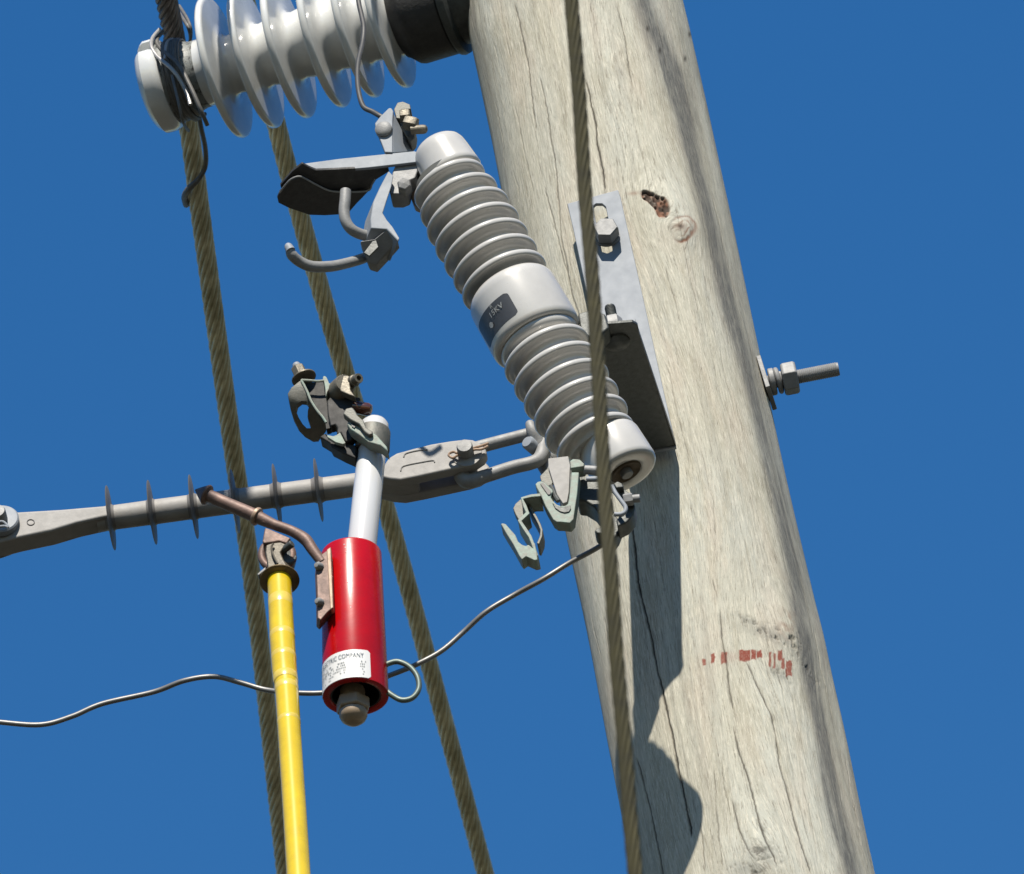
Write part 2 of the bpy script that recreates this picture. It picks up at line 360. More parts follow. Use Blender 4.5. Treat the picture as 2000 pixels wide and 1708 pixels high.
# ------------------------------------------------------------------ the wooden pole
def pole():
    def rad_at(pxhalf, py):
        p = P(1118 + (py / 1708) * 353, py, 0); return pxhalf * (p - CAM).dot(CF) / F, p.z
    rt, zt = rad_at(208.5, 0); rb, zb = rad_at(231.5, 1708)
    k = (rb - rt) / (zb - zt)
    z_lo, z_hi = zb - .12, zt + .12
    zs = np.concatenate([np.linspace(0, z_lo, 30)[:-1], np.linspace(z_lo, z_hi, 1250), np.linspace(z_hi, z_hi + .75, 12)[1:]])
    nf = 520; f_ang = np.linspace(-1.75, 1.75, nf)                   # fine in front, coarse behind; angle 0 faces the camera
    b_ang = np.linspace(1.75, 2 * math.pi - 1.75, 30)[1:-1]
    th = np.concatenate([f_ang, b_ang]); nc = len(th)
    TH_, Z = np.meshgrid(th, zs)
    R0 = rt + k * (Z - zt)
    # value noise on the (angle, height) sheet
    def vnoise(u, v, su, sv, seed):
        g = np.random.default_rng(seed).random((97, 89))
        x = u * su + 1000.3; y = v * sv + 1000.7
        xi = np.floor(x).astype(int); yi = np.floor(y).astype(int); fx = x - xi; fy = y - yi
        fx = fx * fx * (3 - 2 * fx); fy = fy * fy * (3 - 2 * fy)
        G = lambda a, b: g[a % 97, b % 89]
        return (G(xi, yi) * (1 - fx) + G(xi + 1, yi) * fx) * (1 - fy) + (G(xi, yi + 1) * (1 - fx) + G(xi + 1, yi + 1) * fx) * fy
    U = TH_ * .15
    seam = np.clip((math.pi - np.abs(((TH_ + math.pi) % (2 * math.pi)) - math.pi)) / .4, 0, 1)
    disp = (vnoise(U, Z, 7, 1.6, 1) - .5) * .0045 * seam + (vnoise(U, Z, 22, 5, 2) - .5) * .0026 * seam
    # photo pixel of every surface point (for placing knots, checks and paint where they are on this pole)
    def pix(TH_, Z, R):
        X = XP + R * np.sin(TH_); Y = YP - R * np.cos(TH_)
        qx, qy, qz = X - CAM.x, Y - CAM.y, Z - CAM.z
        w = qx * CF.x + qy * CF.y + qz * CF.z
        return W / 2 + F * (qx * CR.x + qy * CR.y + qz * CR.z) / w, H / 2 - F * (qx * CU.x + qy * CU.y + qz * CU.z) / w
    PX, PY = pix(TH_, Z, R0)
    front = (np.cos(TH_) > -.25)
    # grain coordinate, bent round the knots
    knots = [(1283, 400, 62, 45, 20, .95), (1328, 448, 40, 30, 16, .9), (1530, 1245, 75, 60, 16, .9), (1487, 1690, 70, 60, 14, .9), (1345, 62, 22, 30, 6, .1), (1338, 118, 16, 20, 5, .1),
             (1215, 150, 50, 60, 14, .5), (960, 60, 60, 60, 10, .5), (1290, 790, 60, 90, 14, .3), (1480, 1420, 90, 140, 16, .35)]
    Ug = U.copy(); bulge = np.zeros_like(U); kd = np.full_like(U, 9.0)
    for kx, ky, sx, sy, rc, a in knots:
        dx = PX - kx - (PY - ky) * .208; dy = PY - ky
        g = np.exp(-(dx / sx) ** 2 - (dy / (sy * 2.3)) ** 2) * front
        Ug = Ug - (dx / F * 12.2) * a * g
        bulge += np.exp(-(dx / sx) ** 2 - (dy / sy) ** 2) * front * .004 * a
        kd = np.minimum(kd, np.hypot(dx / rc, dy / rc))
    Ug = Ug + (vnoise(U, Z, 6, 2.2, 5) - .5) * .03 + (vnoise(U, Z, 20, 5, 15) - .5) * .008
    Vg = Z.copy()
    disp += bulge
    dark = np.zeros_like(U); grey_mask = np.zeros_like(U); paint = np.zeros_like(U); brown = np.zeros_like(U)
    warm = vnoise(U, Z, 9, 2.2, 21) * .6 + vnoise(U, Z, 30, 6, 22) * .4
    # checks (long drying cracks), as seen in photo pixels
    C = [([(1003, 0), (1020, 70), (1032, 135), (1041, 195), (1046, 260)], 1.6, .8), ([(1055, 146), (1070, 234), (1083, 304), (1087, 352), (1092, 455), (1116, 574)], 1.3, .7),
         ([(1062, 367), (1078, 420), (1092, 478), (1116, 574), (1140, 650)], 1.5, .7), ([(1143, 152), (1159, 219), (1169, 289), (1177, 329), (1180, 380)], 2.6, 1),
         ([(1204, 0), (1220, 73), (1230, 134), (1238, 170)], 1.5, .7), ([(1231, 1000), (1246, 1137), (1262, 1203), (1274, 1260), (1284, 1312), (1298, 1364), (1312, 1430), (1321, 1482), (1336, 1553), (1352, 1640)], 3.2, 1),
         ([(1241, 1477), (1269, 1577), (1284, 1657), (1300, 1740)], 2.2, .8), ([(1407, 1190), (1410, 1250), (1421, 1314), (1432, 1395)], 2., .8),
         ([(1432, 1420), (1442, 1467), (1460, 1520), (1478, 1588), (1496, 1645), (1518, 1700)], 2.3, .9),
         ([(1455, 1290), (1464, 1306), (1485, 1353), (1506, 1399), (1514, 1442), (1521, 1492), (1535, 1538), (1546, 1581), (1563, 1641), (1585, 1710)], 2.1, .85),
         ([(1428, 1560), (1442, 1620), (1464, 1666), (1480, 1690)], 2.0, .8), ([(1389, 1128), (1403, 1175)], 1.8, .7), ([(1442, 1203), (1466, 1219)], 2.4, .8),
         ([(1298, 516), (1319, 583), (1330, 640)], 1.2, .55), ([(1300, 700), (1322, 800), (1345, 900)], 1.2, .5), ([(1186, 950), (1200, 1060), (1214, 1160)], 1.0, .4),
         ([(1370, 880), (1392, 980), (1400, 1060)], 1.1, .45), ([(1240, 520), (1252, 600)], 1.1, .4), ([(1395, 1500), (1400, 1600), (1412, 1700)], 1.6, .6),
         ([(1368, 1600), (1378, 1708)], 1.4, .6), ([(1180, 1200), (1196, 1330), (1206, 1400)], 1.0, .4)]
    for _ in range(150):
        y0 = rng.uniform(-60, 1700); L = rng.uniform(40, 260); x0 = rng.uniform(0, 1)
        xl = 905 + y0 * .194 + x0 * (424 + y0 * .028); sl_ = .195 + x0 * .03
        C.append(([(xl, y0), (xl + sl_ * L * .5 + rng.normal(0, 1.5), y0 + L / 2), (xl + sl_ * L + rng.normal(0, 3), y0 + L)], rng.uniform(.35, .8), rng.uniform(.15, .5)))
    for pts, wpx, st in C:
        ys = np.array([p[1] for p in pts]); xs = np.array([p[0] for p in pts])
        xc = np.interp(PY, ys, xs) + (vnoise(U * 0 + xs[0], PY, 1, .03, 31) - .5) * 4 + (vnoise(U * 0 + xs[0], PY, 1, .2, 32) - .5) * 1.6
        inside = np.clip((PY - ys[0]) / 25, 0, 1) * np.clip((ys[-1] - PY) / 25, 0, 1)
        w = wpx * (.30 + .62 * vnoise(U * 0 + xs[0], PY, 1, .06, 33)) * np.sqrt(inside) + .25
        mk = np.exp(-((PX - xc) / w) ** 2) * (inside > 0) * front * st * np.clip(inside * 2, 0, 1)
        dark = np.maximum(dark, mk)
    disp -= dark * .0022
    # soft grey band painted down the right flank
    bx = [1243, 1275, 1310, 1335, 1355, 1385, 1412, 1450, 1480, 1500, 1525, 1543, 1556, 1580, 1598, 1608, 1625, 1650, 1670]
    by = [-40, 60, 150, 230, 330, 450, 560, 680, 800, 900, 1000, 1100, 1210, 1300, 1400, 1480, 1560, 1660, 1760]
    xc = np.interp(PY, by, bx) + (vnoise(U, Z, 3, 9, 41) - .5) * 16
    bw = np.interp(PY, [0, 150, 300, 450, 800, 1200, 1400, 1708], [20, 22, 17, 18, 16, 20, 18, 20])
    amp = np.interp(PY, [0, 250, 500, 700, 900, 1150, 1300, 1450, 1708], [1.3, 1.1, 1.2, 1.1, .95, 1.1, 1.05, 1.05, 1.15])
    grey_mask = np.exp(-((PX - xc) / bw) ** 2) * amp * (.65 + .75 * vnoise(Ug, Z, 160, 9, 42)) * front
    grey_mask += .30 * np.clip(vnoise(Ug, Z, 200, 5, 43) - .45, 0, 1) * 2 * vnoise(U, Z, 12, 3, 44)
    grey_mask += .45 * np.clip(1 - np.abs((PX - xc - 45) / 40), 0, 1) * vnoise(Ug, Z, 120, 10, 45) * front
    # knot faces and lichen-dark specks round them
    fine = vnoise(U, Z, 700, 520, 51); fine2 = vnoise(U, Z, 330, 260, 52); fine3 = vnoise(U, Z, 170, 120, 53)
    def blob(x, y, sx, sy, ang=0):
        c, s_ = math.cos(ang), math.sin(ang); dx, dy = PX - x, PY - y
        return np.exp(-(((dx * c + dy * s_) / sx) ** 2 + ((-dx * s_ + dy * c) / sy) ** 2)) * front
    hole = np.clip(blob(1264, 386, 15, 10, .6) + blob(1283, 398, 16, 11, .7) + blob(1293, 416, 13, 13) + blob(1296, 404, 7, 14), 0, 1.2)
    hm = np.clip((hole * (.75 + .9 * fine3) - .42) * 4, 0, 1)
    disp -= hm * .0045 * (.4 + .9 * fine2)
    brown = np.maximum(brown, np.clip((hole - .25) * 3, 0, 1) * np.clip(1.55 - fine3 * .9 + (fine2 - .5) * .5, 0, 1))
    dark = np.maximum(dark, hm * np.clip((fine3 * .8 + fine2 * .7 - .62) * 4, 0, 1) * .85)
    kr = np.hypot((PX - 1330) / 25, (PY - 449) / 21)
    kr = kr + (fine3 - .5) * .35 + (vnoise(U, Z, 60, 45, 61) - .5) * .5
    ring = np.exp(-((kr - 1) / .16) ** 2) * front * np.clip(vnoise(U, Z, 50, 40, 62) * 1.8 - .3, 0, 1)
    brown = np.maximum(brown, np.maximum(np.maximum(ring * 1.5, np.exp(-((kr - .45) / .12) ** 2) * front * .9), np.exp(-(kr / .9) ** 2) * front * .35) * np.clip((PX - 1308) / 30, 0, 1) * np.clip(fine3 * 2.4, 0, 1))
    grey_mask = np.maximum(grey_mask, ring * .4); disp -= ring * .0008; disp += np.exp(-(kr / .8) ** 2) * .001 * front
    dark = np.maximum(dark, blob(1326, 447, 5, 4) * .8); brown = np.maximum(brown, blob(1326, 447, 12, 8) * .6)
    for x, y, sx, sy, a in [(1500, 1240, 60, 14, .35), (1540, 1255, 22, 16, .3), (1485, 1675, 40, 26, .3), (1462, 1215, 30, 8, .5), (1470, 1700, 50, 20, 0), (1560, 1290, 60, 8, .9), (1525, 1320, 22, 9, .6)]:
        g = blob(x, y, sx, sy, a); sp = np.clip((vnoise(Ug, Z, 420, 130, 63) * .6 + fine * .25 + fine3 * .35 - .66) * 4, 0, 1)
        dark = np.maximum(dark, g * sp * .6); grey_mask = np.maximum(grey_mask, g * .5)
        disp -= g * sp * .002
    brown = np.maximum(brown, blob(1533, 1222, 14, 30, .2) * np.clip(fine3 * 1.5 - .4, 0, 1) * .6)
    brown = np.maximum(brown, blob(1237, 380, 12, 4) * .5)
    for x, y in [(1345, 68), (1338, 115), (1266, 55), (1290, 98)]: dark = np.maximum(dark, blob(x, y, 3, 6) * .8)
    grey_mask = np.maximum(grey_mask, blob(1213, 140, 12, 20) * .35)
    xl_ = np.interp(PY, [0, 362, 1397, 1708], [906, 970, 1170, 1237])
    grey_mask += np.clip(1 - np.abs(PX - xl_ - 14) / 26, 0, 1) * (.2 + .9 * vnoise(Ug, Z, 150, 14, 46)) * .45 * front
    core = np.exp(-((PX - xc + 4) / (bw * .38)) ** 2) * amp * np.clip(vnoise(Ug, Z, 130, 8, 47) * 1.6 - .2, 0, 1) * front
    grey_mask = np.maximum(grey_mask, core * 1.1)
    # red paint marks
    for x0, x1, y0, y1, a in [(1371, 1379, 1287, 1300, .8), (1388, 1397, 1276, 1298, .9), (1407, 1421, 1273, 1298, .8), (1443, 1466, 1270, 1293, 1), (1466, 1477, 1270, 1291, 1), (1477, 1488, 1272, 1287, 1),
                              (1500, 1506, 1274, 1303, .7), (1509, 1515, 1278, 1308, .6), (1517, 1527, 1272, 1292, .9), (1524, 1532, 1286, 1308, .8), (1533, 1546, 1292, 1322, .85)]:
        e = 1.6; nx = (fine2 - .5) * 2.5; ny = (fine2 - .5) * 4
        mk = np.clip((PX + nx - x0) / e, 0, 1) * np.clip((x1 - PX - nx) / e, 0, 1) * np.clip((PY + ny - y0) / e, 0, 1) * np.clip((y1 - PY - ny) / e, 0, 1)
        paint = np.maximum(paint, mk * (.6 + .4 * a) * front * np.clip(.75 + fine * .5, 0, 1))
    paint = np.maximum(paint, blob(1425, 1284, 22, 10) * .22)
    R = R0 + disp
    X = XP + R * np.sin(TH_); Y = YP - R * np.cos(TH_)
    nr = len(zs)
    co = np.stack([X - XP, Y - YP, Z], -1).reshape(-1, 3)
    idx = np.arange(nr * nc).reshape(nr, nc); nx = np.roll(idx, -1, 1)
    q = np.stack([idx[:-1], nx[:-1], nx[1:], idx[1:]], -1).reshape(-1, 4)
    caps = [list(idx[-1])]
    me = bpy.data.meshes.new('utility_pole')
    nq = len(q); loops = np.concatenate([q.ravel(), idx[-1]])
    me.vertices.add(len(co)); me.vertices.foreach_set('co', co.ravel().astype(np.float32))
    me.loops.add(len(loops)); me.loops.foreach_set('vertex_index', loops.astype(np.int32))
    me.polygons.add(nq + 1); me.polygons.foreach_set('loop_start', np.concatenate([np.arange(nq) * 4, [nq * 4]]).astype(np.int32))
    me.update(calc_edges=True); me.validate()
    me.shade_smooth()
    at = me.attributes.new('wood_grain', 'FLOAT_VECTOR', 'POINT')
    at.data.foreach_set('vector', np.stack([Ug, Vg, np.zeros_like(Ug)], -1).ravel().astype(np.float32))
    at = me.attributes.new('surface_marks', 'FLOAT_VECTOR', 'POINT')
    at.data.foreach_set('vector', np.stack([np.clip(dark, 0, 1), np.clip(grey_mask, 0, 1), np.clip(paint, 0, 1)], -1).ravel().astype(np.float32))
    at = me.attributes.new('tone', 'FLOAT_VECTOR', 'POINT')
    at.data.foreach_set('vector', np.stack([np.clip(brown, 0, 1), warm, np.zeros_like(warm)], -1).ravel().astype(np.float32))
    o = bpy.data.objects.new('utility_pole', me); COL.objects.link(o); o.location = (XP, YP, 0)
    o['label'] = 'pale weathered round wooden utility pole with knots, drying cracks and red paint marks'; o['category'] = 'utility pole'
    m = bpy.data.materials.new('weathered_wood'); m.use_nodes = True; n = m.node_tree; b = n.nodes['Principled BSDF']; L = n.links.new
    b.inputs['Roughness'].default_value = .85; b.inputs['Specular IOR Level'].default_value = .25
    if 'Diffuse Roughness' in b.inputs: b.inputs['Diffuse Roughness'].default_value = 0.4
    def A(nm):
        a = n.nodes.new('ShaderNodeAttribute'); a.attribute_name = nm; return a
    g = A('wood_grain'); wr = A('surface_marks'); tn = A('tone')
    sw = n.nodes.new('ShaderNodeSeparateXYZ'); L(wr.outputs['Vector'], sw.inputs[0])
    st_ = n.nodes.new('ShaderNodeSeparateXYZ'); L(tn.outputs['Vector'], st_.inputs[0])
    def noise(su, sv, det, rgh=.6, sc=1):
        mp = n.nodes.new('ShaderNodeMapping'); mp.inputs['Scale'].default_value = (su, sv, 1); L(g.outputs['Vector'], mp.inputs[0])
        z = n.nodes.new('ShaderNodeTexNoise'); z.inputs['Scale'].default_value = sc; z.inputs['Detail'].default_value = det; z.inputs['Roughness'].default_value = rgh
        L(mp.outputs[0], z.inputs['Vector']); return z.outputs['Fac']
    def mixc(a, bcol, fac):
        x = n.nodes.new('ShaderNodeMix'); x.data_type = 'RGBA'
        if isinstance(a, tuple): x.inputs['A'].default_value = (*a, 1)
        else: L(a, x.inputs['A'])
        if isinstance(bcol, tuple): x.inputs['B'].default_value = (*bcol, 1)
        else: L(bcol, x.inputs['B'])
        if isinstance(fac, (int, float)): x.inputs['Factor'].default_value = fac
        else: L(fac, x.inputs['Factor'])
        return x.outputs['Result']
    def rng_(v, a, b_, c=0, d=1):
        r = n.nodes.new('ShaderNodeMapRange'); L(v, r.inputs[0])
        for i, q_ in enumerate((a, b_, c, d)): r.inputs[i + 1].default_value = q_
        return r.outputs[0]
    def mul(a, b_):
        x = n.nodes.new('ShaderNodeMath'); x.operation = 'MULTIPLY'; L(a, x.inputs[0])
        if isinstance(b_, float): x.inputs[1].default_value = b_
        else: L(b_, x.inputs[1])
        return x.outputs[0]
    c = mixc((.485, .462, .372), (.50, .505, .445), rng_(st_.outputs[1], .3, .7))
    c = mixc(c, (.52, .44, .35), mul(rng_(noise(24, 5, 5), .50, .66), .45))
    c = mixc(c, (.36, .335, .255), mul(rng_(noise(34, 6, 6, .7), .48, .66), .7))
    c = mixc(c, (.70, .67, .57), mul(rng_(noise(480, 40, 6, .8), .49, .63), .8))       # pale raised fibres
    c = mixc(c, (.21, .19, .15), mul(rng_(noise(620, 34, 7, .8), .52, .64), .9))     # dark fibres
    c = mixc(c, (.16, .145, .12), mul(rng_(noise(260, 30, 8, .85), .585, .66), .8))
    fine_grey = rng_(noise(420, 40, 6, .8), .3, .7, .55, 1.1)
    c = mixc(c, (.085, .088, .088), mul(sw.outputs[1], fine_grey))
    c = mixc(c, (.19, .075, .038), mul(st_.outputs[0], .92))
    c = mixc(c, (.24, .050, .030), mul(sw.outputs[2], .97))
    c = mixc(c, (.022, .016, .011), sw.outputs[0])
    c = mixc(c, (0, 0, 0), 1 - WOODK)
    L(c, b.inputs['Base Color'])
    bh = n.nodes.new('ShaderNodeMath'); bh.operation = 'ADD'; L(noise(380, 10, 6, .75), bh.inputs[0]); L(mul(noise(90, 16, 6, .7), 1.2), bh.inputs[1])
    bp = n.nodes.new('ShaderNodeBump'); bp.inputs['Strength'].default_value = .55; bp.inputs['Distance'].default_value = .0022
    L(bh.outputs[0], bp.inputs['Height']); L(bp.outputs[0], b.inputs['Normal'])
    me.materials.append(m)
pole()

# ------------------------------------------------------------------ stranded conductors
def strand_section(N):
    rs = 1.0 * math.sin(math.pi / N) / (1 + math.sin(math.pi / N)); Rr = 1 - rs; out = []
    for i in range(N):
        c = 2 * math.pi * i / N
        for q in np.linspace(-1.6, 1.6, 9):
            x = Rr + rs * math.cos(q); y = rs * math.sin(q)
            out.append((x * math.cos(c) - y * math.sin(c), x * math.sin(c) + y * math.cos(c)))
    return out
def cable(bm, pts, rpx, N=10, pitch=.29, step=.006, sgn=1, ends=(2.2, 2.2)):
    pts = [Vector(p) for p in pts]; mid = pts[len(pts) // 2]
    path = smooth_path(pts, 12)
    if ends[0]: path = [path[0] + (path[0] - path[1]).normalized() * ends[0]] + path
    if ends[1]: path = path + [path[-1] + (path[-1] - path[-2]).normalized() * ends[1]]
    d = [0]
    for a_, b_ in zip(path, path[1:]): d.append(d[-1] + (b_ - a_).length)
    n = int(d[-1] / step); s = np.linspace(0, d[-1], n)
    path = [Vector([np.interp(x, d, [p[i] for p in path]) for i in range(3)]) for x in s]
    r = Rm(rpx, mid)
    return tube(bm, path, r, sec=strand_section(N), twist=sgn * 2 * math.pi / pitch, raw=True)
GC = 'stranded line conductors and cables'
z1 = P(352, 160, -.21).z
c1 = lambda x, y, dz=0: PZ(x, y, z1 + dz)
pA = [(292, -180), (308, -90), (325, 0), (340, 75), (352, 160), (362, 215)]
pB = [(362, 215), (372, 270), (393, 430), (430, 700), (458, 900), (480, 1043), (503, 1218), (530, 1460), (557, 1708), (590, 2000)]
t = thing('line_conductor', 'thick stranded conductor tied to the end of the ribbed horizontal insulator', 'cable', c1(372, 270), GC)
t.part('strands', cable(B(), [c1(x, y) for x, y in pB], 18.8, ends=(0, 2.2)), 'strand')
t.part('strands', cable(B(), [c1(x, y) for x, y in pA], 22, N=9, pitch=.15, ends=(2.2, 0)), 'strand_grey', label='dark grey brown upper stretch of the conductor')
z2 = P(666, 700, -1.08).z
bm = cable(B(), [PZ(x, y, z2) for x, y in [(432, -180), (486, 30), (546, 269), (606, 495), (667, 705), (756, 1000), (836, 1290), (948, 1708), (1020, 1980)]], 18.8)
t = thing('line_conductor', 'stranded conductor running behind the cutout hood and the red cylinder', 'cable', PZ(666, 700, z2), GC)
t.part('strands', bm, 'strand')
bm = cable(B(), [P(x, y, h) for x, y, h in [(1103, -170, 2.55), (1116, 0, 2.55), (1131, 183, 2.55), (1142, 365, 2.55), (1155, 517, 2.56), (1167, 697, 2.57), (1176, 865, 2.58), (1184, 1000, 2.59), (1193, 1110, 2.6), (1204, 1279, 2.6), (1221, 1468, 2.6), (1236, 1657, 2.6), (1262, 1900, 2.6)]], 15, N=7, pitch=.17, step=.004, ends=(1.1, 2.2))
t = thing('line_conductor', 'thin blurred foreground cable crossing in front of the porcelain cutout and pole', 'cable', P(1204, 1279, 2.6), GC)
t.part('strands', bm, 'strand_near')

# ------------------------------------------------------------------ horizontal post insulator
def post_insulator():
    A = P(300, 172, -.10); Bq = P(905, -6, .0); d = (Bq - A).normalized(); L = (Bq - A).length
    X = lambda px: (px - 300) / 605 * L
    r = lambda q: Rm(q, A)
    t = thing('post_insulator', 'pale blue ribbed porcelain insulator sticking out sideways from the pole top', 'insulator', A + d * L)
    up = CU
    # end cap with a slot for the conductor
    prof = [(X(289), 0), (X(289), r(66)), (X(292), r(80)), (X(298), r(88)), (X(304), r(93)), (X(322), r(93)), (X(331), r(89)), (X(335), r(84)), (X(336), r(60)), (X(336), 0)]
    def notch(tt, q, rr):                                # slot on the upper side of the head
        q = (q + math.pi) % (2 * math.pi) - math.pi
        return rr * (1 - .45 * math.exp(-((q - .45) / .20) ** 4))
    t.part('end_cap', add_lathe(B(), A, d, prof, 96, ref=up, fn=notch), 'plate_porcelain')
    t.part('neck', add_lathe(B(), A, d, [(X(322), r(70)), (X(324), r(85)), (X(332), r(79)), (X(345), r(76)), (X(366), r(75)), (X(378), r(70)), (X(388), r(67)), (X(398), r(67)), (X(399), r(60))], 64, ref=up), 'dirty_porcelain')
    prof = [(X(394), r(60)), (X(394), r(66.5)), (X(408), r(67.5)), (X(418), r(74)), (X(425), r(88)), (X(429), r(108))]
    cs = [437, 500, 564, 633, 697, 759]
    br = lambda x: np.interp(x, [440, 500, 560, 640, 700, 780], [58, 62, 66, 71, 74, 76])
    for i, c in enumerate(cs):
        bl = 97 if i == 0 else None
        R_ = 143 - i * .6
        if i: prof += [(X(c - 26), r(br(c))), (X(c - 18), r(br(c) + 3)), (X(c - 12), r(br(c) + 14)), (X(c - 9), r(br(c) + 34))]
        prof += [(X(c - 7), r(R_ - 9)), (X(c - 6.2), r(R_ - 4)), (X(c - 4), r(R_ - 1)), (X(c - 1), r(R_)), (X(c + 2), r(R_)), (X(c + 5), r(R_ - 1)), (X(c + 7), r(R_ - 4)), (X(c + 7.6), r(R_ - 9)), (X(c + 8.4), r(br(c) + 30)), (X(c + 10), r(br(c) + 10)), (X(c + 16), r(br(c) + 2)), (X(c + 24), r(br(c)))]
    prof += [(X(792), r(76)), (X(792), r(50))]
    t.part('porcelain_body', add_lathe(B(), A, d, prof, 128, ref=up), 'plate_porcelain', angle=60)
    prof = [(X(775), r(60)), (X(775), r(78)), (X(778), r(84)), (X(784), r(88)), (X(798), r(102)), (X(806), r(104.5)), (X(870), r(104)), (X(874), r(100)), (X(874), r(60))]
    t.part('base_cap', add_lathe(B(), A, d, prof, 72, ref=up), 'blackened')
    prof = [(X(874), 0), (X(874), r(108)), (X(880), r(110)), (X(888), r(108)), (X(892), r(92)), (X(940), r(90)), (X(940), 0)]
    t.part('base_flange', add_lathe(B(), A, d, prof, 72, ref=up), 'galv_dark')
    # tie wires: each winds round the neck and the conductor
    _, e1, e2 = frame(d, up)
    ring = lambda x, rr, q: A + d * X(x) + (e1 * math.cos(q) + e2 * math.sin(q)) * r(rr)
    def front(q): return q
    T = []
    # find the sense that faces the camera
    s = -1 if (e2.dot(-CF) < 0) else 1
    for x0, x1, rr, wr, m, q0, q1 in [(344, 360, 83, 4.4, 'tie', -.55, 3.2), (350, 366, 82, 4, 'tie', -.4, 3.3), (366, 374, 80, 4.4, 'tie', -.3, 3.5), (360, 352, 84, 3.6, 'tie_light', -.8, 1.1)]:
        pts = [ring(x0 + (x1 - x0) * k / 12, rr - (3 if 0 < k < 12 else 0), s * (q0 + (q1 - q0) * k / 12)) for k in range(13)]
        T.append((pts, r(wr), m))
    T.append(([P(312, 58, -.06), P(298, 75, -.05), P(296, 92, -.04), P(305, 108, -.035), P(318, 120, -.03), P(340, 140, -.025), P(362, 175, -.03), P(372, 205, -.03)], r(4), 'tie_light'))
    T.append(([P(318, 62, -.07), P(307, 76, -.06), P(309, 90, -.05), P(325, 105, -.035), P(350, 128, -.02), P(372, 170, -.02), P(392, 215, -.03), P(405, 245, -.05)], r(4.3), 'tie'))
    T.append(([P(345, 18, -.16), P(356, 35, -.13), P(368, 55, -.12), P(372, 75, -.15), P(368, 95, -.18)], r(3.6), 'tie'))
    T.append(([P(350, 12, -.16), P(366, 38, -.13), P(373, 60, -.13), P(371, 85, -.16)], r(3.4), 'tie'))
    T.append(([P(336, 148, -.025), P(345, 185, -.025), P(352, 215, -.03), P(358, 240, -.05), P(368, 256, -.10)], r(3.0), 'tie'))
    T.append(([c1(388, 225, -.03), c1(394, 255, -.03), c1(401, 290, -.02), c1(401, 325, -.016), c1(388, 350, -.024), c1(370, 368, -.024), c1(361, 384, -.01), c1(364, 400, .01)], [r(5)] * 5 + [r(7)] * 3, 'tie'))
    wr = random.Random(5); pts = []
    for k in range(8 * 14):
        q = k / 14 * 2 * math.pi; x = 340 + k / 112 * 34
        pts.append(ring(x + 5 * math.sin(q + 1) + wr.uniform(-.5, .5), 79 - max(0, x - 362) * .4 + wr.uniform(-.6, .8), s * q))
    o = finish('tie_wrap', tube(B(), pts, r(2.6), n=8, k=3), 'tie'); o['label'] = 'dark wire wound many times round the dirty neck of the ribbed insulator'; o['category'] = 'wire wrap'
    for i, (pts, rr, m) in enumerate(T):
        bm = tube(B(), pts, rr, n=10, k=6)
        lab = ['dark tie wire around the insulator neck nearest the end cap', 'dark tie wire around the middle of the insulator neck', 'dark tie wire around the neck beside the first rib',
               'bright tie wire arc over the insulator neck', 'bright looped tie wire standing up over the end cap', 'dark tie wire crossing the dirty neck with a cut tail below',
               'short dark tie wire loop right of the cable top', 'outer dark tie wire loop right of the cable top', 'thin tie wire running down beside the end cap', 'heavy tie wire spiralling round the cable under the insulator'][i]
        o = finish('tie_wire', bm, m); o['label'] = lab; o['category'] = 'tie wire'; o['group'] = 'tie wires on the insulator head'
post_insulator()

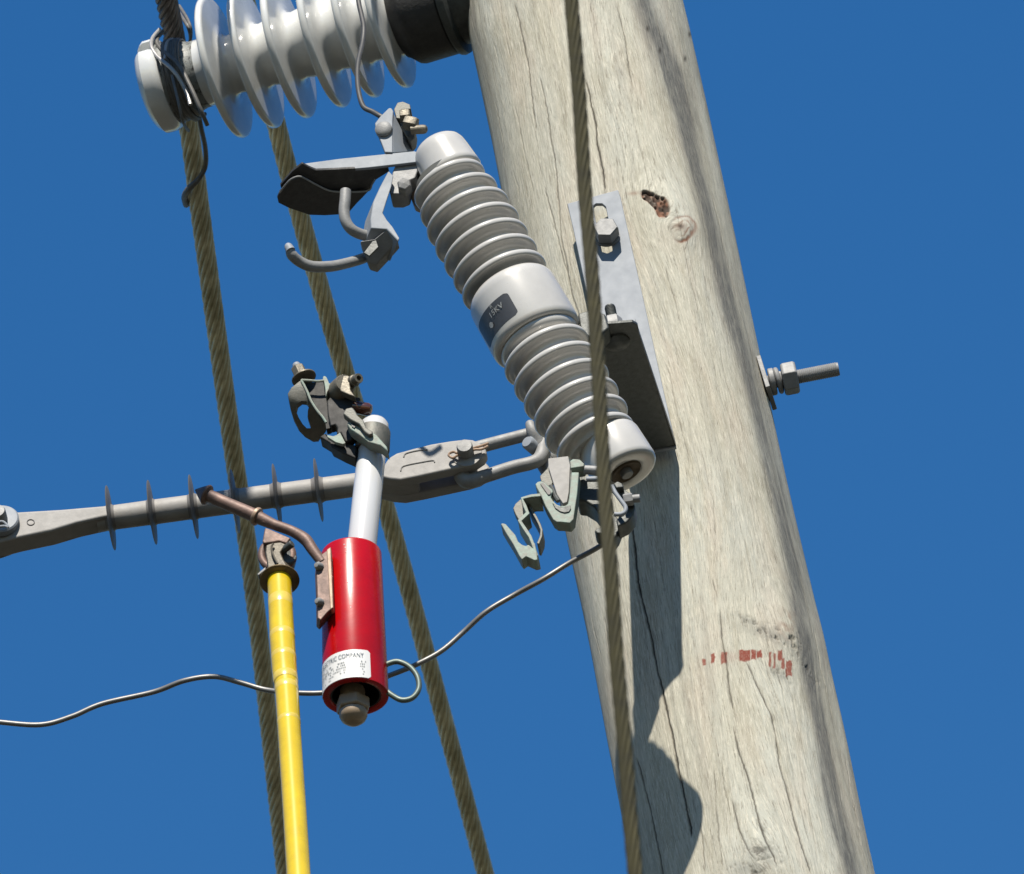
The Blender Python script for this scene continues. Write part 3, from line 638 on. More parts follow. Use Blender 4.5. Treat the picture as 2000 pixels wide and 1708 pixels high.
# ------------------------------------------------------------------ fuse cutout (porcelain, upper and lower contacts)
HC = .425
def cutout():
    yl = lambda y: 915.7 + .571 * (y - 428.9)
    T0 = P(yl(300), 300, HC + .05); T1 = P(yl(935), 935, HC); d = (T1 - T0).normalized(); L = (T1 - T0).length
    Y = lambda y: (y - 300) / 635 * L
    r = lambda q: Rm(q, P(1040, 640, HC))
    t = thing('fuse_cutout', 'grey ribbed porcelain fuse cutout hung aslant in front of the pole, its fuse tube missing', 'fuse cutout', P(1130, 640, HC))
    perp = (CR * .878 + CU * .477); perp = (perp - d * perp.dot(d)).normalized()
    off = perp * r(17)
    prof = [(Y(345), r(50)), (Y(345), r(60))]
    def shed(y, R_, nk=66):
        p = 33.6
        nk -= 5
        return [(Y(y - .44 * p), r(nk)), (Y(y - .30 * p), r(nk + 3)), (Y(y - .22 * p), r(nk + 12)), (Y(y - .20 * p), r(R_ - 8)), (Y(y - .17 * p), r(R_ - 4)), (Y(y - .11 * p), r(R_ - 1)), (Y(y - .03 * p), r(R_)), (Y(y + .06 * p), r(R_ - .4)),
                (Y(y + .12 * p), r(R_ - 2)), (Y(y + .14 * p), r(R_ - 6)), (Y(y + .135 * p), r(R_ - 12)), (Y(y + .12 * p), r(nk + 10)), (Y(y + .16 * p), r(nk + 5)), (Y(y + .28 * p), r(nk)), (Y(y + .45 * p), r(nk))]
    for y, R_ in [(365, 76), (397, 83), (429, 88.5), (460.2, 90), (491.4, 90), (522.6, 90), (553.7, 90)]: prof += shed(y, R_, 60 if R_ < 80 else 66)
    prof += [(Y(568), r(70)), (Y(572), r(82)), (Y(576), r(87)), (Y(582), r(90)), (Y(590), r(91)), (Y(660), r(92)), (Y(667), r(90)), (Y(670), r(86)), (Y(671), r(80)), (Y(674), r(82)), (Y(680), r(78)), (Y(684), r(72))]
    for y, R_ in [(699, 90), (732.5, 90.5), (766, 90.5), (799.5, 90), (833, 88), (864, 82)]: prof += shed(y, R_, 68)
    prof += [(Y(880), r(62)), (Y(880), r(40))]
    body = t.part('porcelain_insulator', add_lathe(B(), T0, d, prof, 128), 'porcelain', angle=60)
    A2 = T0 + off
    prof = [(Y(290), 0), (Y(290), r(28)), (Y(291), r(37)), (Y(293.5), r(44)), (Y(298), r(50)), (Y(305), r(53.5)), (Y(315), r(55.5)), (Y(345), r(59)), (Y(351), r(60)), (Y(354), r(57)), (Y(356), r(50)), (Y(362), r(50))]
    t.part('top_cap', add_lathe(B(), A2, d, prof, 96), 'porcelain', angle=60)
    A3 = T0 + off * 1.25
    prof = [(Y(862), r(50)), (Y(868), r(58)), (Y(872), r(62)), (Y(878), r(64)), (Y(925), r(67)), (Y(930), r(66)), (Y(933), r(63)), (Y(934), r(58)), (Y(934), r(37)), (Y(932), r(33))]
    t.part('bottom_cap', add_lathe(B(), A3, d, prof, 96), 'porcelain', angle=60)
    t.part('cement_plug', add_lathe(B(), A3, d, [(Y(905), 0), (Y(905), r(33)), (Y(931), r(34)), (Y(935), r(30)), (Y(932), r(20)), (Y(930), 0)], 48), 'cement')
    t.part('terminal_stud', cyl(B(), A3 + d * Y(915), A3 + d * Y(940), r(12)), 'galv')
    # nameplate decal
    Rb = r(91.3)
    q0, t0 = ray_cyl(990, 573, T0, d, Rb); q1, t1 = ray_cyl(1016, 613, T0, d, Rb); q2, t2 = ray_cyl(934, 640, T0, d, Rb); q3, t3 = ray_cyl(958, 680, T0, d, Rb)
    qa, qb = (q0 + q1) / 2, (q2 + q3) / 2
    if abs(qb - qa) > math.pi: qb += 2 * math.pi * (1 if qb < qa else -1)
    ta, tb = (t0 + t2) / 2, (t1 + t3) / 2
    np_ = t.part('nameplate', cyl_patch(B(), T0, d, r(91.2), qa, qb, ta, tb, th=.0006, rc=.14), 'nameplate')
    sgn = -1 if qb > qa else 1
    ln = abs(qb - qa)
    bm = wrap_text(B(), '15KV', r(17), T0, d, r(92) + .0006, qb - (qb - qa) * .50, ta + (tb - ta) * .44, sgn)
    wrap_text(bm, 'R', r(11), T0, d, r(92) + .0006, qb - (qb - qa) * .60, ta + (tb - ta) * .17, sgn)
    t.part('lettering', bm, 'plate_ink', parent=np_, smooth=False)
    bm = B()
    v0 = cylpt
    pts = [(0.43, .50), (.47, .52), (.50, .60), (.49, .70), (.45, .74), (.40, .68), (.39, .58)]
    vs = [bm.verts.new(cylpt(T0, d, r(92) + .0013, qb - (qb - qa) * (.0 + a_), ta + (tb - ta) * b_)) for a_, b_ in [(x, y) for x, y in pts]]
    bm.faces.new(vs)
    t.part('printed_emblem', bm, 'plate_ink', parent=np_, smooth=False)
    # ---- upper contact
    k3 = lambda pts: cr(520, 180, 4.494, pts)
    hU = HC + .03
    zr = P(*k3([(700, 690)])[0], hU).z
    t.part('hood_flange', slab(B(), k3([(318, 628), (640, 585), (980, 550), (1300, 518), (1345, 535), (1362, 575), (1345, 612), (1200, 630), (900, 664), (620, 688), (600, 676), (440, 688), (385, 665), (335, 640)]), hU, .005), 'galv_light', bevel=.0012)
    hood = t.part('hood', slabZ(B(), k3([(318, 632), (385, 668), (440, 690), (600, 684), (900, 668), (1070, 655), (1080, 700), (960, 775), (900, 870), (740, 880), (560, 880), (430, 820), (300, 750), (215, 775), (130, 850), (125, 820), (230, 700)]), zr, .004), 'blackened', bevel=.001)
    zr2 = zr - .006
    t.part('hood_skirt', slabZ(B(), k3([(300, 752), (215, 780), (120, 880), (98, 930), (108, 975), (200, 1022), (380, 1082), (520, 1086), (640, 1078), (735, 1050), (800, 975), (850, 925), (900, 872), (740, 885), (560, 882), (430, 822)]), zr2, .004), 'blackened', bevel=.001)
    rim = k3([(118, 885), (165, 820), (220, 765), (290, 742), (350, 765), (440, 815), (560, 868), (700, 878), (890, 868), (930, 810), (955, 770)])
    t.part('hood_rim', tube(B(), [PZ(x, y, zr2 - .004) for x, y in rim], r(1.8), n=8), 'galv')
    pad = t.part('terminal_pad', slab(B(), k3([(1110, 532), (1040, 530), (1010, 450), (962, 330), (952, 275), (998, 215), (1075, 138), (1098, 138), (1115, 165), (1110, 250)]), hU + .002, .008), 'galv_light', bevel=.0015)
    t.part('terminal_web', prism(B(), [P(*k3([q])[0], hU - dh) for q, dh in [((1112, 532), 0), ((1110, 170), 0), ((1140, 240), .012), ((1200, 340), .02), ((1252, 440), .03), ((1285, 522), .03)]], (0, .005, 0)), 'galv_light', bevel=.001)
    c0 = P(*k3([(1033, 335)])[0], hU + .002)
    t.part('bolt_head', add_lathe(B(), c0, (-.12, -1, -.1), [(-.003, r(17)), (.004, r(17)), (.006, r(14)), (.007, r(8)), (.0075, 0)], 32), 'galv', parent=pad)
    # terminal clamp behind the pad
    cl = t.part('terminal_clamp', cat(lambda b: slab(b, k3([(1120, 150), (1150, 92), (1200, 82), (1262, 108), (1270, 150), (1190, 155), (1180, 235), (1140, 230)]), hU - .005, .02),
           lambda b: slab(b, k3([(1150, 235), (1200, 250), (1250, 290), (1310, 330), (1300, 400), (1265, 440), (1200, 340)]), hU - .012, .022)), 'patina_dark', bevel=.0012)
    a_, b_ = [P(*q, hU - .01) for q in k3([(1180, 190), (1250, 200)])]
    t.part('clamp_nut', hexa(B(), P(*k3([(1175, 215)])[0], hU), P(*k3([(1262, 205)])[0], hU), r(14)), 'bronze', parent=cl)
    t.part('clamp_nut', hexa(B(), P(*k3([(1215, 270)])[0], hU + .004), P(*k3([(1322, 290)])[0], hU + .004), r(16)), 'bronze', parent=cl)
    t.part('clamp_bolt', add_lathe(B(), P(*k3([(1270, 335)])[0], hU + .004), P(*k3([(1420, 325)])[0], hU + .004) - P(*k3([(1270, 335)])[0], hU + .004), [(0, 0), (0, r(9)), (r(25), r(9.5)), (r(30), r(8)), (r(33), r(4)), (r(33.5), 0)], 24), 'bronze', parent=cl)
    blk = t.part('contact_block', slab(B(), k3([(1110, 690), (1130, 645), (1345, 612), (1330, 690), (1308, 755), (1262, 775), (1240, 870), (1180, 895), (1090, 895), (1080, 860)]), hU - .006, .03), 'galv', bevel=.002)
    c0 = P(*k3([(1215, 830)])[0], hU)
    t.part('block_bolt', add_lathe(B(), c0, (0, -1, -.25), [(-.01, r(15)), (.006, r(15)), (.010, r(13)), (.011, 0)], 6), 'galv', parent=blk, smooth=False, bevel=.001)
    t.part('support_stud', cat(lambda b: cyl(b, P(*k3([(1280, 715)])[0], hU - .018), P(*k3([(1480, 690)])[0], HC + .02), r(15))), 'black')
    t.part('support_nut', hexa(B(), P(*k3([(1345, 640)])[0], hU - .012), P(*k3([(1405, 640)])[0], hU - .012), r(9)), 'galv')
    t.part('support_strap', slab(B(), k3([(1262, 800), (1400, 780), (1420, 900), (1370, 1030), (1300, 1000), (1260, 890)]), HC + .0, .012), 'copper_bright', bevel=.002)
    # contact arm
    arm = t.part('contact_arm', prism(B(), [P(x, y, hU + .004) for x, y in k3([(1075, 690), (1118, 735), (1100, 830), (1060, 950), (1025, 1060), (1060, 1120), (1110, 1180), (1172, 1282), (1160, 1308), (1060, 1205), (920, 1195), (915, 1110), (940, 960), (1000, 830)])], (-.016, .034, -.004)), 'galv_light', bevel=.0015)
    t.part('arm_web', prism(B(), [P(x, y, hU + .003 - dh) for (x, y), dh in zip(k3([(1060, 1200), (1160, 1305), (1060, 1420), (965, 1522), (895, 1500), (850, 1380), (820, 1310), (950, 1290)]), (0, .004, .022, .036, .034, .018, .008, .006))], (0, .016, 0)), 'galv', bevel=.0015)
    t.part('arm_web', slab(B(), k3([(855, 1410), (930, 1310), (965, 1300), (985, 1360), (905, 1440)]), hU + .001, .004), 'galv_dark', bevel=.0008)
    t.part('arc_hook', tube(B(), [P(x, y, h) for (x, y), h in zip(k3([(697, 868), (692, 950), (684, 1050), (700, 1140), (755, 1212), (850, 1255), (950, 1262), (1030, 1235), (1070, 1215)]), [.46, .46, .458, .455, .45, .44, .43, .42, .41])], r(11), n=18), 'galv')
    hk = t.part('arc_hook', tube(B(), [P(x, y, h) for (x, y), h in zip(k3([(205, 1372), (225, 1430), (295, 1490), (400, 1532), (560, 1532), (700, 1505), (830, 1468), (900, 1438)]), [.49, .485, .475, .465, .45, .435, .42, .41])], [r(8), r(11), r(11), r(11), r(11), r(10.5), r(10.5), r(10)], n=18), 'galv')
    t.part('hook_tip', tube(B(), [P(x, y, .49) for x, y in k3([(178, 1345), (195, 1360), (215, 1395)])], [r(5.5), r(8.5), r(9.6)], n=18), 'galv_light', parent=hk)
    # ---- lower contact
    k8 = lambda pts: cr(960, 900, 6.667, pts)
    hL = HC + .04
    t.part('hinge_plate', slab(B(), k8([(735, -30), (1000, -60), (1025, 60), (1010, 400), (985, 540), (930, 560), (850, 440), (740, 90)]), hL - .004, .006), 'polymer', label='beige grey hinge plate', bevel=.001)
    t.part('hinge_side', slab(B(), k8([(630, 200), (740, 85), (830, 240), (760, 350), (640, 260)]), hL - .008, .006), 'patina_dark', bevel=.001)
    t.part('hinge_hook', slab(B(), k8([(568, 305), (600, 275), (655, 262), (700, 290), (790, 372), (800, 405), (778, 440), (775, 480), (800, 520), (850, 570), (905, 592), (960, 588), (995, 560), (1008, 500), (1040, 150), (1140, 150), (1118, 420), (1068, 760), (1020, 812), (900, 800), (850, 800), (800, 765), (700, 590), (640, 450), (585, 350)]), hL + .012, .020), 'patina', bevel=.0012)
    t.part('hinge_slot', slab(B(), k8([(636, 300), (670, 285), (775, 400), (762, 440), (735, 440)]), hL + .0135, .004), 'black')
    t.part('hinge_slot', slab(B(), k8([(790, 545), (850, 590), (930, 605), (1025, 580), (1035, 625), (1010, 665), (950, 678), (890, 660), (830, 620)]), hL + .0135, .004), 'galv_dark', bevel=.0006)
    t.part('hinge_cap', slab(B(), k8([(1018, 5), (1060, -25), (1150, -15), (1210, 40), (1200, 75), (1030, 100)]), hL + .008, .022), 'patina', bevel=.0012)
    t.part('hinge_spring', tube(B(), [P(x, y, hL + .006) for x, y in k8([(770, 330), (800, 400), (830, 470), (870, 530)])], r(5), n=10), 'galv_dark')
    t.part('latch_arm', ribbon(B(), k8([(640, 445), (520, 455), (395, 488), (430, 580), (470, 680), (365, 780), (430, 880), (500, 985), (545, 1100), (590, 1240)]), [6, 5.5, 6, 7, 8, 8, 7, 6.5, 6, 6], hL + .012, .030), 'patina', bevel=.0008)
    t.part('latch_arm', ribbon(B(), k8([(650, 490), (560, 490), (465, 520), (520, 640), (580, 740), (625, 830), (650, 900), (645, 980), (605, 1080)]), 5, hL - .002, .026), 'patina_dark', bevel=.0008)
    t.part('latch_side', slab(B(), k8([(280, 620), (310, 560), (385, 492), (425, 580), (470, 678), (420, 730), (355, 775), (310, 700)]), hL - .004, .010), 'patina_dark', bevel=.001)
    t.part('latch_fork', slab(B(), k8([(118, 822), (150, 812), (185, 825), (310, 965), (345, 1050), (400, 1095), (450, 1110), (480, 1090), (540, 1140), (560, 1060), (590, 1190), (600, 1290), (560, 1300), (450, 1248), (395, 1288), (360, 1240), (280, 1090), (180, 930)]), hL + .014, .022), 'patina', bevel=.0012)
    bd = t.part('hinge_body', cat(lambda b: slab(b, k8([(1100, 260), (1190, 230), (1380, 230), (1480, 330), (1560, 480), (1480, 740), (1400, 690), (1330, 600), (1200, 520), (1110, 510)]), hL - .02, .035)), 'galv_dark', bevel=.003)
    t.part('hinge_screw', cyl(B(), P(*k8([(1210, 120)])[0], hL), P(*k8([(1380, 130)])[0], hL), r(9)), 'galv', parent=bd)
    t.part('hinge_screw', cyl(B(), P(*k8([(1235, 245)])[0], hL + .003), P(*k8([(1385, 240)])[0], hL + .003), r(5.5)), 'galv_light', parent=bd)
    t.part('hinge_lug', slab(B(), k8([(1335, 915), (1360, 880), (1420, 860), (1440, 700), (1520, 650), (1600, 700), (1700, 800), (1640, 960), (1560, 1060), (1480, 960), (1370, 948)]), hL - .03, .025), 'galv_dark', bevel=.003)
    bd = t.part('wire_clamp', cat(lambda b: slab(b, k8([(1580, 300), (1640, 262), (1700, 290), (1725, 345), (1620, 360)]), hL - .002, .022), lambda b: slab(b, k8([(1640, 370), (1710, 350), (1800, 420), (1870, 590), (1850, 700), (1760, 800), (1640, 860), (1620, 760), (1745, 700), (1760, 560), (1700, 480)]), hL - .012, .028)), 'galv_dark', bevel=.002)
    t.part('clamp_loop', tube(B(), [P(x, y, hL + .008) for x, y in k8([(1565, 330), (1600, 400), (1640, 460), (1700, 540), (1745, 610), (1735, 670), (1680, 700), (1600, 700)])], r(4.4), n=12), 'galv_light', parent=bd)
    t.part('clamp_nut', hexa(B(), P(*k8([(1720, 520)])[0], hL - .004), P(*k8([(1840, 500)])[0], hL - .004), r(13), rot=.3), 'galv', parent=bd)
    t.part('clamp_bolt', cyl(B(), P(*k8([(1830, 500)])[0], hL - .004), P(*k8([(1935, 490)])[0], hL - .004), r(8)), 'galv', parent=bd)
    t.part('band_clamp', cat(lambda b: slab(b, [(1128, 612), (1150, 606), (1182, 612), (1190, 640), (1165, 662), (1140, 655), (1132, 640)], HC + .02, .03)), 'galv_dark', bevel=.003)
cutout()

# ------------------------------------------------------------------ mounting bracket
def bracket():
    hp = .166; root = P(1270, 880, hp); t = thing('mounting_bracket', 'flat galvanised steel bracket bolted to the pole face behind the porcelain cutout', 'bracket', root)
    k6 = lambda pts: cr(1080, 330, 2.847, pts)
    # plate with slot, as a keyhole outline
    outer = k6([(80, 195), (365, 115), (378, 150), (430, 420), (500, 760), (570, 1060), (640, 1380), (705, 1590), (560, 1640), (420, 1300), (330, 930), (180, 640), (118, 380)])
    outer = [(1108, 398), (1207, 371), (1212, 386), (1258, 590), (1292, 745), (1321, 873), (1222, 892), (1180, 720), (1143, 558), (1120, 450)]
    slot = [(1164, 398), (1176, 398), (1183, 404), (1196, 470), (1196, 490), (1186, 495), (1176, 492), (1160, 415), (1159, 402)]
    bm = B(); o_ = [P(x, y, hp) for x, y in outer]; s_ = [P(x, y, hp) for x, y in slot]
    dv = Vector((0, .006, 0))
    of = [bm.verts.new(p) for p in o_]; ob = [bm.verts.new(p + dv) for p in o_]; sf = [bm.verts.new(p) for p in s_]; sb = [bm.verts.new(p + dv) for p in s_]
    for ring in (of, ob, sf, sb):
        for i in range(len(ring)): bm.edges.new((ring[i], ring[(i + 1) % len(ring)]))
    for a_, b_ in ((of, sf), (ob, sb)):
        es = [e for e in bm.edges if (e.verts[0] in a_ and e.verts[1] in a_) or (e.verts[0] in b_ and e.verts[1] in b_)]
        bmesh.ops.triangle_fill(bm, use_beauty=True, use_dissolve=False, edges=es, normal=Vector((0, -1, 0)))
    for a_, b_ in ((of, ob), (sf, sb)):
        for i in range(len(a_)): bm.faces.new((a_[i], b_[i], b_[(i + 1) % len(a_)], a_[(i + 1) % len(a_)]))
    pl = t.part('back_plate', bm, 'galv_light', bevel=.0009)
    A = P(1186, 463, hp + .001)
    t.part('washer', add_lathe(B(), A, (0, -1, 0), [(0, 0), (0, Rm(25, A)), (.003, Rm(25, A)), (.003, 0)], 40), 'galv', parent=pl)
    t.part('bolt_head', hexa(B(), A + Vector((0, -.003, 0)), A + Vector((0, -.022, 0)), Rm(25, A), rot=.25), 'galv', parent=pl, smooth=False)
    # the arm stands straight out from the plate; from below its underside shows
    z = root.z; zt = .005
    arm = t.part('arm', slabZ(B(), [(1134, 650), (1142, 640), (1160, 636), (1236, 630), (1246, 636), (1249, 652), (1262, 690), (1321, 871), (1226, 889), (1198, 840)], z, zt), 'galv_dark', bevel=.0012)
    t.part('arm_flange', cat(lambda b: prism(b, [PZ(1243, 636, z), PZ(1249, 652, z), PZ(1321, 871, z), PZ(1317, 872, z)], (0, 0, .012))), 'galv', parent=arm, bevel=.001)
    c = PZ(1205, 668, z); rr = lambda q: Rm(q, c)
    t.part('bolt_head', add_lathe(B(), c, (0, 0, -1), [(-.001, rr(26)), (.003, rr(25)), (.006, rr(18)), (.008, rr(9)), (.0085, 0)], 40), 'galv_dark', parent=arm)
    c2 = c + Vector((0, 0, zt))
    t.part('washer', add_lathe(B(), c2, (0, 0, 1), [(0, 0), (0, rr(30)), (.003, rr(29)), (.008, rr(22)), (.012, rr(15)), (.012, 0)], 40), 'galv_light', parent=arm)
    t.part('nut', hexa(B(), c2 + Vector((0, 0, .012)), c2 + Vector((0, 0, .032)), rr(19)), 'galv', parent=arm)
    t.part('stud', thread(B(), c2, c2 + Vector((0, 0, .052)), rr(11)), 'galv_dark', parent=arm)
bracket()

# ------------------------------------------------------------------ through bolt on the right flank
def bolt():
    A = P(1489, 750, 0.02); X = Vector((1, 0, 0)); r = lambda q: Rm(q, A); t = thing('through_bolt', 'galvanised threaded bolt with square washer and nut on the right flank of the pole', 'bolt', A)
    s = r(40)
    bm = B(); q = A + X * r(4); prism(bm, [q + Vector((0, a_ * s, b_ * s)) for a_, b_ in ((-1, -1), (1, -1), (1, 1), (-1, 1))], X * r(9))
    bmesh.ops.rotate(bm, verts=bm.verts, cent=q, matrix=Matrix.Rotation(math.radians(-4), 3, 'Y') @ Matrix.Rotation(math.radians(-5), 3, 'Z'))
    t.part('square_washer', bm, 'galv', bevel=.001)
    t.part('round_washer', add_lathe(B(), A + X * r(14), X, [(0, 0), (0, r(25)), (r(2), r(27)), (r(10), r(27)), (r(12), r(24)), (r(12), 0)], 40), 'galv')
    _, e1, e2 = frame(X)
    c = A + X * r(31); t.part('spring_washer', tube(B(), [c + X * (r(8) * k / 24 - r(2)) + (e1 * math.cos(k / 24 * 6.1) + e2 * math.sin(k / 24 * 6.1)) * r(22) for k in range(25)], r(5), n=10, k=2), 'galv')
    t.part('nut', hexa(B(), A + X * r(40), A + X * r(70), r(33), rot=.80), 'galv', smooth=False, bevel=.0015)
    t.part('threaded_rod', thread(B(), A, A + X * r(152), r(14.2), pitch=.0026, n=32), 'galv', angle=20)
bolt()

# ------------------------------------------------------------------ polymer strain insulator
HS = .06
def strain():
    c = lambda x: (x, 1012 - .1345 * (x - 216))
    Cc = lambda x, dy=0, h=HS: P(x, c(x)[1] + dy, h)
    A, Bq = Cc(190), Cc(765); d = (Bq - A).normalized(); L = (Bq - A).length; r = lambda q: Rm(q, A)
    t = thing('strain_insulator', 'grey rod insulator with thin disc sheds pulling left from the pole', 'insulator', Bq)
    X = lambda x: (x - 190) / 575 * L
    t.part('core_rod', add_lathe(B(), A, d, [(0, 0), (0, r(24)), (X(300), r(24.5)), (X(420), r(24)), (L, r(23)), (L, 0)], 48), 'polymer')
    for x in (216, 297, 378, 459, 541, 622):
        R_ = 64.5 - (x - 216) * .004
        t.part('shed', add_lathe(B(), A, d, [(X(x - 12), r(23.5)), (X(x - 8), r(24.6)), (X(x - 4), r(27)), (X(x - 2), r(36)), (X(x - 1.1), r(R_ - 1.5)), (X(x), r(R_)), (X(x + 1.1), r(R_ - 1.5)), (X(x + 2), r(36)), (X(x + 4), r(27)), (X(x + 8), r(24.6)), (X(x + 12), r(23.5))], 64), 'shed_rubber')
    # left tongue with bolt
    tg = t.part('tongue', slab(B(), [(-60, 1000), (-20, 992), (35, 999), (120, 994), (190, 988), (214, 986), (214, 1008), (185, 1014), (150, 1022), (100, 1037), (38, 1050), (-10, 1062), (-60, 1064)], HS + .018, .034), 'polymer', bevel=.004)
    t.part('tongue_boss', slab(B(), [(-60, 1052), (0, 1056), (22, 1052), (34, 1045), (40, 1042), (40, 1056), (20, 1075), (0, 1082), (-30, 1086), (-60, 1086)], HS - .006, .012), 'shed_rubber', bevel=.004)
    b0 = P(8, 1022, HS + .018); rr = lambda q: Rm(q, b0)
    bl = t.part('washer', add_lathe(B(), P(2, 1022, HS + .018), (0.1, -1, .12), [(0, 0), (0, rr(36)), (.008, rr(36)), (.010, rr(33)), (.010, 0)], 48), 'galv_light', label='large bright washer on the tongue')
    t.part('bolt', add_lathe(B(), P(0, 1022, HS + .02), (0, -1, .08), [(0, 0), (0, rr(17)), (.022, rr(17)), (.025, rr(15)), (.025, 0)], 32), 'galv', parent=tg)
    t.part('cotter_pin', tube(B(), [P(x, y, HS + .046) for x, y in [(-14, 1024), (2, 1019), (10, 1022), (16, 1030), (8, 1028), (-10, 1030)]], rr(2.5), n=8), 'galv_light', parent=tg)
    # clevis: two cheeks with a slot between them
    k4 = lambda pts: cr(740, 820, 5.882, pts)
    front = k4([(-60, 545), (45, 545), (70, 490), (110, 435), (200, 380), (400, 325), (600, 275), (820, 238), (1000, 218), (1080, 225), (1160, 262), (1225, 330), (1242, 385), (1205, 440), (1120, 498), (1000, 535), (900, 557), (700, 600), (480, 648), (250, 692), (120, 680), (-60, 640)])
    hc = HS + .034
    cb = t.part('clevis_cheek', slab(B(), front, hc, .017), 'polymer', bevel=.0035)
    sh = lambda pts, dx, dy: [(x + dx, y + dy) for x, y in pts]
    t.part('clevis_cheek', prism(B(), [P(x, y, hc) + Vector((0, .037, 0)) for x, y in front], (0, .017, 0)), 'polymer', bevel=.0035)
    # the root block which joins the cheeks
    t.part('clevis_root', slab(B(), k4([(-60, 540), (60, 540), (110, 440), (200, 385), (420, 330), (440, 655), (250, 690), (120, 680), (-60, 645)]), hc - .003, .048), 'polymer', bevel=.004)
    # raised lettering frames on the cheek
    for q in (((285, 430), (300, 395), (360, 372), (470, 350), (560, 345)), ((250, 590), (265, 545), (330, 520), (480, 490), (620, 468), (640, 490))):
        t.part('moulded_ridge', tube(B(), [P(x, y, hc + .0003) for x, y in k4(q)], Rm(1.5, A), n=6, k=6), 'polymer', parent=cb)
    e0 = P(60, 1021, HS + .0185)
    t.part('moulded_ring', tube(B(), [P(60 + 7 * math.cos(q), 1020.5 + 5.5 * math.sin(q), HS + .0183) for q in np.linspace(0, 2 * math.pi, 20)[:-1]], Rm(1.1, A), n=6, k=2, closed=True), 'shed_rubber', parent=tg)
    # pin
    p0 = P(*k4([(1000, 350)])[0], hc)
    t.part('pin_washer', add_lathe(B(), P(*k4([(1010, 400)])[0], hc), (0, -1, 0), [(0, 0), (0, Rm(30, p0)), (.0012, Rm(29, p0)), (.0012, 0)], 40), 'polymer')
    pin = t.part('clevis_pin', add_lathe(B(), P(*k4([(1000, 385)])[0], hc), (0, -1, 0), [(-.06, 0), (-.06, Rm(16, p0)), (.014, Rm(16, p0)), (.017, Rm(14, p0)), (.017, 0)], 36), 'galv')
    t.part('cotter_pin', cat(lambda b: tube(b, [P(x, y, hc + .008) for x, y in k4([(1260, 270), (1180, 300), (1090, 325), (980, 365), (900, 385), (860, 370), (815, 385), (805, 415), (850, 440), (905, 410), (1000, 378), (1100, 345), (1180, 340), (1255, 305)])], Rm(2.6, p0), n=8)), 'copper_bright', parent=pin)
strain()
def shackle():
    hL = HS + .012
    t = thing('link_shackle', 'galvanised steel U shaped link joining the rod insulator to the pole', 'shackle', P(1062, 880, .05))
    r = Rm(13.5, P(1000, 880, HS))
    path = [(905, 895, HS + .0), (900, 925, HS + .012), (915, 940, HS + .014), (950, 930, hL), (1000, 914, hL), (1040, 904, hL), (1056, 893, hL - .005), (1060, 870, hL - .01), (1056, 848, hL - .01), (1045, 846, hL - .01), (1000, 857, hL - .01), (950, 870, hL - .01), (912, 880, hL - .012)]
    t.part('link', tube(B(), [P(*q) for q in path], [r, r * 1.15, r * 1.15, r, r, r, r * 1.05, r * 1.1, r, r * .95, r * .95, r * .95, r * .95], n=20), 'galv')
    t.part('link_eye', tube(B(), [P(*q) for q in [(1034, 826, hL), (1040, 842, hL), (1052, 868, hL - .01), (1064, 905, hL - .02), (1078, 930, hL - .02)]], [Rm(8, P(1050, 850, 0)), r * .9, r * 1.3, r * 1.3, r * 1.1], n=20), 'galv')
    c = P(1035, 868, hL)
    t.part('bolt_head', add_lathe(B(), c, (-.45, -.85, .1), [(-.02, 0), (-.02, Rm(13, c)), (.004, Rm(14, c)), (.007, Rm(11, c)), (.0075, 0)], 32), 'galv_light')
    t.part('eye_bolt', cyl(B(), P(1064, 900, hL - .02), P(1120, 890, -.02), Rm(20, c)), 'galv')
shackle()

